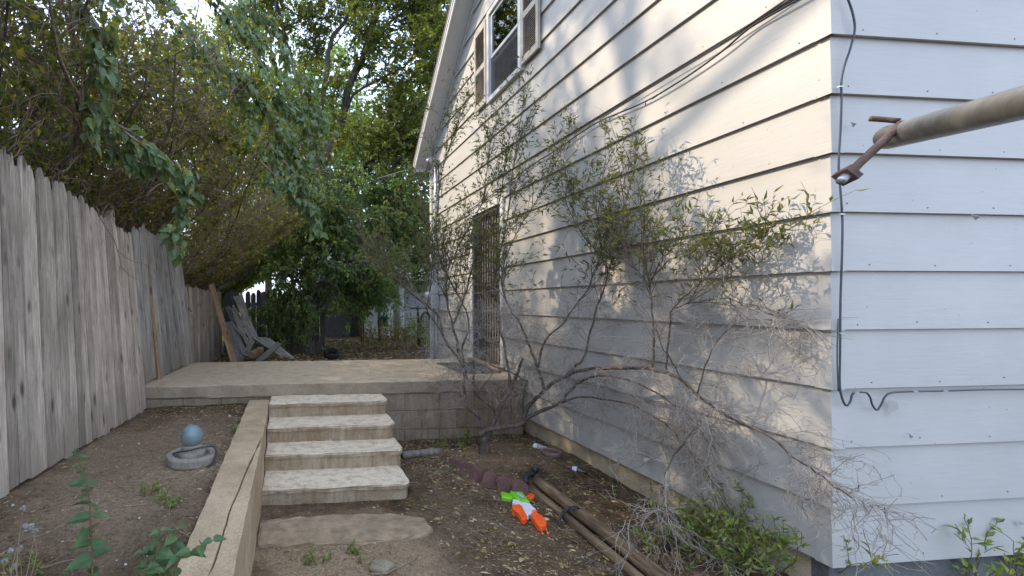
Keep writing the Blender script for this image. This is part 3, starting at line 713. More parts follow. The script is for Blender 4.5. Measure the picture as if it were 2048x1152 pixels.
def fence(name, label, A, B, hA, hB, lean, m, wd=.09, tip=.09, ragged=(), skip=(), seed=1, jit=.012, rails=True, post=None, dz=.015, cat='fence', taper=0):
    """pickets along A->B (base points), heights hA..hB, tops leaning by lean=(dx,dy)"""
    A = np.array(A, float); B = np.array(B, float); d = B - A; Ln = np.linalg.norm(d[:2]); n = int(Ln / wd); rr = random.Random(seed)
    t = thing(name, label, cat, loc=tuple(A)); ang = math.atan2(d[1], d[0]) - math.pi / 2
    lx, ly = lean
    for i in range(n):
        if i in skip: continue
        f = (i + .5) / n; p = A + d * f; h = hA + (hB - hA) * f + rr.gauss(0, jit)
        me = picket_mesh(wd + rr.gauss(0, .003), h, tip, ragged=i in ragged, seed=seed * 100 + i); me.materials.append(m)
        o = bpy.data.objects.new('picket', me); COL.objects.link(o); adopt(o, t)
        zax = Vector((lx * (1 + (f - .5) * taper) + rr.gauss(0, .004), ly + rr.gauss(0, .004), h)).normalized(); yax = Vector((d[0], d[1], 0)).normalized(); xax = yax.cross(zax).normalized(); yax = zax.cross(xax)
        Mx = Matrix((xax, yax, zax)).transposed().to_4x4(); Mx.translation = Vector((p[0] + rr.gauss(0, .003), p[1], p[2] + rr.uniform(-dz, dz)))
        place(o, Mx @ Matrix.Rotation(rr.gauss(0, .02), 4, 'Z'))
    nrm = np.array([-d[1], d[0], 0]) / Ln                       # the far side of the fence
    if nrm[0] > 0 and abs(d[1]) > abs(d[0]): nrm = -nrm
    if abs(d[0]) > abs(d[1]) and nrm[1] < 0: nrm = -nrm
    if rails:
        for fz in (.16, .80):
            a = A + nrm * .035 + np.array([lx * (1 - taper / 2) * fz - .012, ly * fz, hA * fz]); b = B + nrm * .035 + np.array([lx * (1 + taper / 2) * fz - .012, ly * fz, hB * fz])
            Geo().bar(a + (b - a) * .01, b - (b - a) * .012, .035, .085).build('rail', m, t)
    for f, hp in (post or ()):
        p = A + d * f + nrm * .10 + np.array([lx * .8, 0, 0]); Geo().box(p - np.array([.045, .045, .5]), p + np.array([.045, .045, hp])).build('post', m, t)
    return t
fence('picket_fence', 'tall grey pointed board fence leaning over the left terrace', (-1.612, 2.57, .47), (-1.495, 4.70, .44), 1.99, 1.80, (-.10, 0), M['fence'], ragged=(0, 1, 2), seed=3, post=((.8, 2.0),), taper=1.)
fence('fence_stub', 'short stretch of upright grey pickets at the left frame edge', (-1.66, 1.62, .47), (-1.62, 2.55, .47), 2.07, 2.06, (.03, 0), M['fence'], wd=.105, seed=8)
fence('leaning_fence', 'loose fence panel with brown stained foot standing on the porch and leaning on the hedge', (-1.575, 4.80, ZP + .012), (-1.425, 6.66, ZP + .012), 1.70, 1.76, (-.17, 0), M['fence_gate'], tip=.075, seed=5, taper=.9, post=((0.03, 1.85),))
fence('low_fence', 'lower pale grey fence run behind the porch and leaning brown plank', (-1.70, 6.9, .36), (-1.50, 9.7, .40), 1.45, 1.36, (-.03, 0), M['fence'], tip=.06, wd=.088, seed=6, post=((.27, 1.72),))
fence('back_fence', 'dark old board fence across the back of the yard', (-1.5, 9.95, .36), (.75, 9.95, .36), 1.42, 1.46, (0, .02), M['fence_dark'], tip=.07, wd=.118, seed=9, jit=.03, skip=(3,), post=((.5, 1.5),))
# padlock and chain
t = thing('padlock', 'small brass padlock on a chain at the far edge of the loose fence panel', 'padlock', loc=tuple(P(384, 628, 6.45)))
p = P(384, 628, 6.45)
bm_obj(bevbox(p + np.array([-.022, -.01, -.045]), p + np.array([.022, .012, .0]), .005), 'lock_body', plain('brass', (.35, .27, .13), .45, .5, .2, 20, .7), t)
rope(g := Geo(), [p + np.array([-.014, 0, 0]), p + np.array([-.013, 0, .025]), p + np.array([0, 0, .038]), p + np.array([.013, 0, .025]), p + np.array([.014, 0, 0])], .004, 12, 6); g.build('shackle', M['galv'], t, True)
rope(g := Geo(), [p + np.array([0, 0, .036]), p + np.array([-.03, 0, .06]), p + np.array([-.06, .02, .09]), p + np.array([-.07, .05, .04])], .006, 16, 5); g.build('chain', M['rust'], t, True)
# long stick and a hand tool hooked over the fence panel
a, b = P(285, 446, 4.98), PZ(318, 757, ZP + .004)
g = Geo().bar(a, b, .046, .026, up=(1, -.5, 0)); tag(g.build('wooden_stick', M['plank_brown']), 'long brown wooden stick leaning on the fence panel', 'stick')
t = thing('hand_rake', 'rusty tined hand tool with red and black handle lying along the fence top', 'tool', loc=tuple(P(256, 452, 4.8)))
rope(g := Geo(), [P(256, 453, 4.8), P(268, 449, 4.82), P(275, 447, 4.83)], .016, 8, 8); g.build('handle', plain('red_grip', (.42, .06, .04), .5, .4), t, True)
rope(g := Geo(), [P(275, 447, 4.83), P(280, 445.5, 4.84), P(284, 445, 4.85)], .018, 6, 8); g.build('grip', M['cable'], t, True)
g = Geo(); rope(g, [P(256, 453, 4.8), P(245, 455, 4.78), P(238, 456, 4.77)], .007, 6, 6)
for du, dv in ((-18, 4), (-14, 10), (-10, -6)): rope(g, [P(238, 456, 4.77), P(238 + du * .6, 456 + dv * .3, 4.75), P(238 + du, 456 + dv, 4.73)], .005, 8, 5)
g.build('tines', M['rust'], t, True)

# ================================================================ PLANK PILE
def plank(name, label, a, b, wd, th, m, up, group=None, cat='plank'):
    a = np.array(a); b = np.array(b); L_ = np.linalg.norm(b - a); rr = random.Random(label)
    zx = Vector(b - a).normalized(); x = zx.cross(Vector(up)).normalized(); y = x.cross(zx)
    n = 6; g = Geo(); v = []; bend = rr.gauss(0, .006)
    for k in range(n):
        f = k / (n - 1); o = bend * math.sin(f * 3.14)
        for sx, sy in ((-1, -1), (1, -1), (1, 1), (-1, 1)): v.append((sx * wd / 2 + rr.gauss(0, .001), sy * th / 2 + o, f * L_ + (rr.gauss(0, .008) if k in (0, n - 1) else 0)))
    q = [(0, 3, 2, 1)] + [(k * 4 + j, k * 4 + (j + 1) % 4, k * 4 + 4 + (j + 1) % 4, k * 4 + 4 + j) for k in range(n - 1) for j in range(4)] + [tuple((n - 1) * 4 + j for j in range(4))]
    g.add(v, quads=q); o = g.build(name, m)
    Mx = Matrix((x, y, zx)).transposed().to_4x4(); Mx.translation = Vector(a); place(o, Mx)
    return tag(o, label, cat, group)
GP = 'planks in the heap by the back fence'
up = (.2, -1, .15)
def q(cx, cy, w): return P(420 + cx / 5.76, 540 + cy / 5.76, w)
plank('leaning_plank', 'long brown plank leaning on the low fence behind the porch', q(275, 1075, 6.95), q(15, 165, 7.6), .095, .032, M['plank_brown'], up)
plank('plank', 'widest grey plank leaning in the heap, its top highest against the dark fence', q(520, 790, 8.3), q(300, 300, 9.35), .125, .025, M['plank'], up, GP)
plank('plank', 'narrow grey plank propped right of the widest one', q(500, 760, 8.5), q(355, 285, 9.45), .075, .025, M['plank'], up, GP)
plank('plank', 'thin dark plank sloping down left of the widest one', q(470, 790, 8.15), q(250, 440, 9.1), .055, .03, M['plank'], up, GP)
plank('plank', 'light edged batten beside the widest plank', q(500, 770, 8.2), q(262, 405, 9.15), .045, .03, M['plank'], up, GP)
plank('plank', 'broad grey board standing beside the brown leaning plank', q(345, 1060, 7.3), q(195, 600, 8.2), .16, .024, M['plank'], up, GP)
plank('plank', 'second broad grey board fanned out behind the first', q(410, 1010, 7.5), q(225, 610, 8.25), .13, .024, M['plank'], up, GP)
plank('plank', 'slim batten lying on the fanned out boards', q(445, 815, 7.7), q(230, 600, 8.2), .05, .03, M['plank'], up, GP)
plank('plank', 'thin split plank standing between the two fans of boards', q(455, 900, 7.9), q(275, 520, 8.9), .06, .022, M['plank'], up, GP)
plank('plank', 'dark board half hidden behind the fanned out boards', q(420, 900, 8.1), q(200, 420, 9.2), .11, .022, M['fence_dark'], up, GP)
plank('plank', 'short curved grey offcut standing in front of the heap', q(400, 985, 7.25), q(490, 800, 7.5), .085, .035, M['plank'], up, GP)
plank('wood_block', 'short yellowish timber block lying in the plank heap', q(475, 975, 7.2), q(590, 915, 7.6), .10, .09, M['plank_brown'], (0, -.3, 1), None, 'timber')
plank('plank', 'dark weathered plank crossing the front of the heap', q(545, 1060, 7.0), q(800, 845, 7.5), .085, .03, M['fence_dark'], (.1, -.8, .5), GP)
t = thing('board_panel', 'grey panel of nailed boards slumped over the plank heap', 'panel', loc=tuple(q(700, 900, 7.6)))
A0, A1, B0, B1 = q(470, 770, 8.2), q(690, 790, 8.5), q(800, 985, 7.25), q(980, 1020, 7.35)
for k in range(5):
    f0, f1 = k / 5 + .01, (k + 1) / 5 - .01
    v = []
    for dz in (-.012, .012):
        for Pq in (A0 + (A1 - A0) * f0, A0 + (A1 - A0) * f1, B0 + (B1 - B0) * f1, B0 + (B1 - B0) * f0): v.append(Pq + np.array([0, 0, dz + .006 * (k % 2)]))
    Geo().hexa(v).build('board', M['plank'], t)
for f in (.25, .8):
    Geo().bar(A0 + (B0 - A0) * f - np.array([0, 0, .035]), A1 + (B1 - A1) * f - np.array([0, 0, .035]), .05, .04).build('batten', M['plank'], t)

# ================================================================ FOUNTAIN
fc = PZ(378, 930, gz1(-.62, 2.8)); fx, fy, fz = fc[0], fc[1] + .07, gz1(-.62, 2.85) - .004
ft = thing('ball_fountain', 'blue ceramic ball fountain on a round stone basin', 'fountain', loc=(fx, fy, fz))
def lathe(prof, n=32, c=(0, 0, 0)):
    g = Geo(); a = np.arange(n) * 2 * math.pi / n; m = len(prof)
    V = np.array([[(c[0] + r * math.cos(t), c[1] + r * math.sin(t), c[2] + z) for t in a] for r, z in prof])
    q = [(i * n + j, i * n + (j + 1) % n, (i + 1) * n + (j + 1) % n, (i + 1) * n + j) for i in range(m - 1) for j in range(n)]
    return g.add(V.reshape(-1, 3), quads=q)
c0 = (fx, fy, fz)
k = mk_concrete('fountain_stone', (.30, .265, .215), (.20, .175, .14), 4, True, .6)
lathe([(.0, 0), (.146, 0), (.158, .010), (.162, .052), (.158, .062), (.150, .066), (.122, .064), (.114, .058), (.108, .03), (0, .026)], 40, c0).build('basin', k, ft)
lathe([(0, .02), (.085, .022), (.090, .045), (.088, .074), (.080, .080), (.066, .084), (.064, .112), (.056, .120), (0, .120)], 36, c0).build('pedestal', k, ft)
kb = M_('blue_glaze', .38, .5); v = kb.coord(); sp = kb.n('ShaderNodeSeparateXYZ'); kb.l(kb.n('ShaderNodeNewGeometry').outputs['Position'], sp.inputs[0])
mr = kb.n('ShaderNodeMapRange'); mr.inputs['From Min'].default_value = fz + .10; mr.inputs['From Max'].default_value = fz + .19; kb.l(sp.outputs[2], mr.inputs['Value'])
n1 = kb.noise(v, 22, 5); cc = kb.mix(kb.mix(1., mr.outputs[0], kb.ramp(n1, [(.25, .55), (.6, 1)]), 'MULTIPLY'), (.23, .205, .17), (.125, .195, .21)); kb.color(kb.mix(1., cc, kb.ramp(n1, [(.3, .8), (.7, 1.2)]), 'MULTIPLY'))
prof = []; rb = .073
for k_ in range(41):
    a = -math.pi / 2 + math.pi * k_ / 40; r = rb * math.cos(a) * (1 + ((.010 if k_ % 2 else -.018) if k_ < 36 else 0)); prof.append((max(r, .0), .176 + rb * math.sin(a)))
prof = [p for p in prof if not (p[1] > .176 and p[0] < .012)] + [(.010, .2475), (.009, .238), (.0, .236)]
lathe(prof, 40, c0).build('ball', kb.m, ft, True)
g = Geo(); rope(g, [(fx - .115, fy - .03, fz + .068), (fx - .08, fy - .06, fz + .088), (fx + .0, fy - .095, fz + .108), (fx + .09, fy - .055, fz + .115), (fx + .15, fy - .02, fz + .10), (fx + .165, fy - .05, fz + .05), (fx + .14, fy - .10, fz + .01), (fx + .12, fy - .14, fz + .006)], .0055, 50, 6); g.build('cord', M['cable'], ft, True)

# ================================================================ SMALL THINGS IN THE LOW BED
GE = 'scalloped edging blocks round the shrub'
ked = mk_concrete('red_edging', (.17, .088, .078), (.11, .062, .055), 4, True, .6)
prof = [(-.062, -.06), (.062, -.06), (.062, .045)] + [(.062 * math.cos(a), .045 + .045 * math.sin(a)) for a in np.linspace(.25, math.pi - .25, 7)] + [(-.062, .045)]
n = len(prof); me = bpy.data.meshes.new('edging_block')
me.from_pydata([(x, -.028, z) for x, z in prof] + [(x, .028, z) for x, z in prof], [], [list(range(n)), [n + i for i in range(n)][::-1]] + [[(i + 1) % n, i, n + i, n + (i + 1) % n] for i in range(n)])
me.materials.append(ked)
spots = [(911, 934, 'half buried edging block at the left end of the row'), (929, 945, 'edging block second from the left end of the curved row'), (953, 963, 'taller edging block where the curved row turns'), (980, 974, 'middle edging block of the curved row by the shrub'), (1008, 984, 'edging block just above the green grip of the toy'), (1037, 990, 'edging block nearest the landscape timbers'), (1090, 952, 'lone tan edging block right of the timber ends')]
for i, (u, v, lab) in enumerate(spots):
    p = PZ(u, v, .02); o = bpy.data.objects.new('edging_block', me if i == 0 else me); COL.objects.link(o)
    ang = (-.75, -.65, -.55, -.42, -.2, -.05, .9)[i]; dz = (-.045, -.025, 0, .004, .004, 0, -.03)[i]
    place(o, Matrix.Translation((p[0], p[1], .012 + dz + .03)) @ Matrix.Rotation(ang, 4, 'Z') @ Matrix.Rotation(random.uniform(-.08, .08), 4, 'X')); tag(o, lab, 'edging block', GE)
def log(name, label, a, b, r0, m, cat, grp=None, n=14, seed=1, sides=12):
    l = smooth_line([a, (np.array(a) + np.array(b)) / 2 + np.array([.006, 0, .004]), b], n); rr = np.random.default_rng(seed)
    g = Geo(); tubes(g, l[None], np.full((1, n), r0) * (1 + rr.normal(0, .03, (1, n))), sides, cap=True)
    o = g.build(name, m, None, True); return tag(o, label, cat, grp)
GL = 'landscape timbers along the house bed'
log('landscape_timber', 'upper weathered round timber lying beside the house bed', (2.005, 3.44, .065), (1.925, 1.75, .065), .043, M['timber'], 'timber', GL, seed=1)
log('landscape_timber', 'lower round timber tucked against the path side of the upper one', (1.922, 3.38, .022), (1.862, 1.75, .018), .031, M['timber'], 'timber', GL, seed=2)
t = thing('strap', 'black strap knotted round the two landscape timbers', 'strap', loc=(1.93, 2.86, .1))
def strap(y, sc, nm):
    a = np.linspace(-.4, math.pi + .6, 14); g = Geo(); pts = [(1.94 + .082 * sc * math.cos(q_) , y + .008 * math.sin(3 * q_), .055 + .068 * sc * math.sin(q_)) for q_ in a]
    rope(g, pts, .0065, 26, 6); g.build(nm, M['cable'], t, True)
strap(2.86, .90, 'band'); strap(2.885, .88, 'band')
rope(g := Geo(), [(1.90, 2.86, .115), (1.87, 2.83, .13), (1.82, 2.84, .06), (1.80, 2.82, .01)], .007, 14, 5); g.build('loose_end', M['cable'], t, True)
rope(g := Geo(), [(1.97, 3.43, .16), (2.02, 3.46, .15), (2.0, 3.50, .1), (1.93, 3.47, .09), (1.9, 3.42, .06)], .02, 16, 6); tag(g.build('rag', M['cable'], None, True), 'black rag bunched over the far ends of the timbers', 'rag')
p = PZ(805, 918, .03); p2 = PZ(884, 912, .03)
log('small_log', 'short grey log lying right of the bottom step', p + np.array([0, .04, .02]), p2 + np.array([0, .06, .02]), .035, M['plank'], 'log', n=8)
p = PZ(1110, 922, .07); kl = plain('faded_purple_plastic', (.20, .125, .125), .6, .3, .2, 20)
t = thing('plastic_saucer', 'round faded purple plastic saucer of dirt near the house foundation', 'saucer', loc=(p[0], p[1], .06))
c0 = (p[0], p[1] + .06, gz1(p[0], p[1] + .06) - .005)
lathe([(.0, 0), (.070, 0), (.083, .02), (.086, .045), (.083, .056), (.073, .056), (.069, .047)], 28, c0).build('rim', kl, t, True)
lathe([(.070, .048), (.04, .050), (0, .051)], 20, c0).build('dirt', M['soil'], t, True)
def bottle(label, a, b, r, m, mlab, mcap, f0, f1):
    a = np.array(a); b = np.array(b); t = thing('plastic_bottle', label, 'bottle', loc=tuple(a)); L_ = np.linalg.norm(b - a)
    prof = [(0, 0), (.8, .01), (1, .05), (1, .2), (.93, .3), (1, .42), (.97, .6), (.9, .72), (.55, .88), (.38, .92), (.38, 1), (0, 1)]
    zx = Vector(b - a).normalized(); x = zx.cross(Vector((0, 0, 1))).normalized(); y = x.cross(zx); Mx = Matrix((x, y, zx)).transposed().to_4x4(); Mx.translation = Vector(a)
    place(lathe([(q * r, z * L_) for q, z in prof], 14).build('body', m, t, True), Mx)
    place(lathe([(r * 1.01, f0 * L_), (r * 1.03, f0 * L_), (r * 1.03, f1 * L_), (r * 1.01, f1 * L_)], 14).build('label_band', mlab, t, True), Mx)
    place(lathe([(0, .955 * L_), (r * .42, .955 * L_), (r * .42, 1.02 * L_), (0, 1.02 * L_)], 12).build('cap', mcap, t, True), Mx)
k = M_('clear_plastic', .12, .6); k.color((.55, .58, .6)); tp = k.n('ShaderNodeBsdfTransparent'); ms = k.n('ShaderNodeMixShader'); ms.inputs[0].default_value = .45; k.l(tp.outputs[0], ms.inputs[1]); k.l(k.b.outputs[0], ms.inputs[2]); k.l(ms.outputs[0], k.nt.nodes['Material Output'].inputs['Surface'])
kbr = plain('brown_plastic', (.07, .035, .02), .25, .6); kw = plain('white_label', (.55, .60, .68), .5, .3)
bottle('crushed clear plastic bottle lying by the porch corner', PZ(1066, 893, .1), PZ(1101, 903, .1), .032, k.m, kw, kw, .08, .3)
bottle('brown plastic bottle with white label lying by the foundation', PZ(1126, 934, .08), PZ(1172, 946, .08), .026, kbr, kw, kbr, .42, .62)
# stone with a bent dead branch by the frame bottom
p = PZ(762, 1137, .015); bm = bmesh.new(); bmesh.ops.create_icosphere(bm, subdivisions=3, radius=1)
for v in bm.verts: v.co = Vector((v.co.x * .075, v.co.y * .05, v.co.z * .032)) * (1 + .12 * math.sin(v.co.x * 3 + v.co.y * 5)); v.co += Vector((p[0], p[1], p[2] + .012))
tag(bm_obj(bm, 'stone', mk_concrete('pale_stone', (.27, .22, .15), (.18, .145, .10), 3, True, .5), None, True), 'flat pale stone half sunk in the path dirt at the bottom', 'stone')
g = Geo(); rope(g, [PZ(740, 1148, .012), PZ(772, 1146, .02), PZ(800, 1132, .05), PZ(834, 1116, .02)], .008, 20, 5, .004); rope(g, [PZ(770, 1146, .02), PZ(792, 1118, .03), PZ(806, 1108, .02)], .004, 10, 4, .002)
tag(g.build('dead_branch', M['twig'], None, True), 'curved dead branch lying beside the flat stone', 'branch')
# toy water blaster lying on its side
def tc(x, y, z=.03): return PZ(980 + x / 8.8625, 960 + y / 8.8625, z)[:2]
toy = thing('toy_water_blaster', 'green white and orange toy water blaster lying in the dirt', 'toy', loc=(1.65, 3.05, .02))
def tp_(name, pts, z0, z1, c, bev=.012, rough=.35):
    bm = extrude([tuple(tc(*p)) for p in pts], .004 + z0 * .6, .004 + z1 * .62, bevel=bev * .8, segs=3); return bm_obj(bm, name, c, toy, False)
kg = plain('toy_green', (.17, .50, .02), .35, .5, .06); ko = plain('toy_orange', (.85, .11, .015), .4, .5, .06); kwh = plain('toy_white', (.62, .60, .66), .4, .5, .06); kbl = plain('print_blue', (.05, .12, .5), .4, .4)
tp_('grip', [(185, 240), (200, 228), (350, 268), (395, 300), (408, 350), (370, 360), (200, 328), (185, 280)], .012, .060, kg)
tp_('tank', [(345, 280), (355, 220), (420, 187), (490, 200), (560, 255), (700, 445), (640, 440), (560, 420), (470, 392), (405, 345)], .008, .082, kg, .016)
tp_('body', [(410, 358), (470, 396), (560, 424), (640, 444), (702, 450), (800, 545), (815, 590), (760, 602), (712, 650), (680, 625), (676, 662), (640, 662), (560, 520), (430, 462), (382, 425), (408, 395)], .008, .060, kwh, .008)
tp_('trigger_guard', [(375, 500), (400, 472), (520, 462), (562, 512), (642, 640), (650, 702), (602, 740), (560, 725), (500, 640), (430, 572), (380, 542)], .006, .066, ko, .016)
tp_('pump', [(748, 602), (800, 597), (860, 642), (885, 690), (985, 762), (1000, 820), (970, 850), (860, 862), (830, 840), (760, 740), (715, 690), (710, 642)], .006, .070, ko, .016)
for (x0, y0), (x1, y1) in (((735, 700), (890, 668)), ((765, 738), (925, 705)), ((800, 780), (965, 740))):
    a, b = tc(x0, y0), tc(x1, y1); rope(g := Geo(), [(a[0], a[1], .047), ((a[0] + b[0]) / 2, (a[1] + b[1]) / 2, .0485), (b[0], b[1], .047)], .0035, 8, 5); g.build('rib', ko, toy, True)
tp_('filler_cap', [(712 + 66 * math.cos(a), 285 + 54 * math.sin(a)) for a in np.linspace(0, 2 * math.pi, 21)[:-1]][::-1], .018, .042, ko, .006)
tp_('cap_strap', [(570, 268), (600, 280), (655, 285), (655, 305), (600, 305), (575, 285)], .024, .034, ko, .002)
for x0, y0, x1, y1 in ((878, 815, 922, 935), (945, 805, 1015, 930)):
    a, b = tc(x0, y0), tc(x1, y1); rope(g := Geo(), [(a[0], a[1], .034), ((a[0] + b[0]) / 2, (a[1] + b[1]) / 2, .028), (b[0], b[1], .022)], .0022, 6, 5); st = g.build('nozzle_wire', M['galv'], toy, True)
    bm = bmesh.new(); bmesh.ops.create_icosphere(bm, subdivisions=2, radius=.009)
    for v in bm.verts: v.co += Vector((b[0], b[1], .02))
    bm_obj(bm, 'nozzle_tip', ko, st, True)
rope(g := Geo(), [(*tc(745 + 35 * (1 + math.cos(a)), 608 + 20 * math.sin(a)), .0465) for a in np.linspace(0, 2 * math.pi, 12)], .0028, 22, 5); g.build('ring', ko, toy, True)
lb = [(462, 290), (500, 288), (545, 330), (600, 372), (612, 388), (560, 396), (540, 378), (500, 335)]
bm = extrude([tuple(tc(*p)) for p in lb], .0548, .0556); lo = bm_obj(bm, 'logo_print', kbl, toy)
for k in range(7):      # the illegible slanted white letters on the blue badge
    f = k / 6; x, y = 484 + f * 98, 302 + f * 76; g = Geo(); q3 = .0565
    L3 = [((x - 6, y + 14), (x + 4, y - 12)), ((x - 2, y + 1), (x + 9, y + 3))] if k % 2 else [((x - 7, y + 8), (x + 6, y - 10)), ((x + 2, y + 12), (x + 9, y + 0)), ((x - 7, y + 8), (x + 2, y + 12))]
    for (p0, p1) in L3:
        a, b = tc(*p0), tc(*p1); g.bar((a[0], a[1], q3), (b[0], b[1], q3), .0045, .0012)
    g.build('letter', kw, lo)

# ================================================================ CLOTHESLINE POST
ct = thing('clothesline_post', 'grey steel clothesline crossbar with rusty eye bolt at the right frame edge', 'clothesline post', loc=(1.02, .22, 0))
e0, e1 = P(1780, 277, 1.17), P(2048, 209, .80); d = (e1 - e0); e2 = e0 + d * 2.35
kp = mk_bark('worn_pipe', (.20, .19, .175), (.30, .29, .275), .7, .6, .12); kp.node_tree.nodes['Principled BSDF'].inputs['Metallic'].default_value = .6; kp.node_tree.nodes['Principled BSDF'].inputs['Roughness'].default_value = .36
g = Geo(); dn = unit(d); n = 14
rope(g, [e0, e0 + d * .5, e1, e2], .0305, n, 24); g.build('crossbar', kp, ct, True)
g = Geo(); tubes(g, np.array([[e0 - dn * .004, e0 - dn * .0005]]), np.array([[.022, .0295]]), 24, cap=True); g.build('end_cap', M['rust'], ct)
g = Geo(); rope(g, [(e2[0], e2[1], e2[2] + .05), (e2[0], e2[1], 1.), (e2[0], e2[1], -.3)], .038, 10, 20); g.build('upright', kp, ct, True)
b0, b1 = P(1785, 268, 1.10), P(1692, 356, 1.06)
g = Geo(); rope(g, [b0 + (b0 - b1) * .2, b0, (b0 + b1) / 2, b1 + (b1 - b0) * .06], .0095, 16, 10, .0095, .0006); g.build('bolt', M['rust'], ct, True)
bd = Vector(b1 - b0).normalized(); g = Geo(); c_ = b1 + np.array(bd) * -.006; g.bar(c_ - np.array(bd) * .010, c_ + np.array(bd) * .010, .034, .034, up=(0, .3, 1)); nut = g.build('nut', M['rust'], ct)
g = Geo(); rope(g, [b1, b1 + np.array(bd) * .012, b1 + np.array(bd) * .022], .011, 5, 10, .009); g.build('bolt_end', M['galv'], nut, True)
g = Geo(); rope(g, [P(1742, 240, 1.22), P(1770, 242, 1.21), P(1800, 245, 1.19)], .0075, 6, 8); g.build('hook_rod', M['rust'], ct, True)

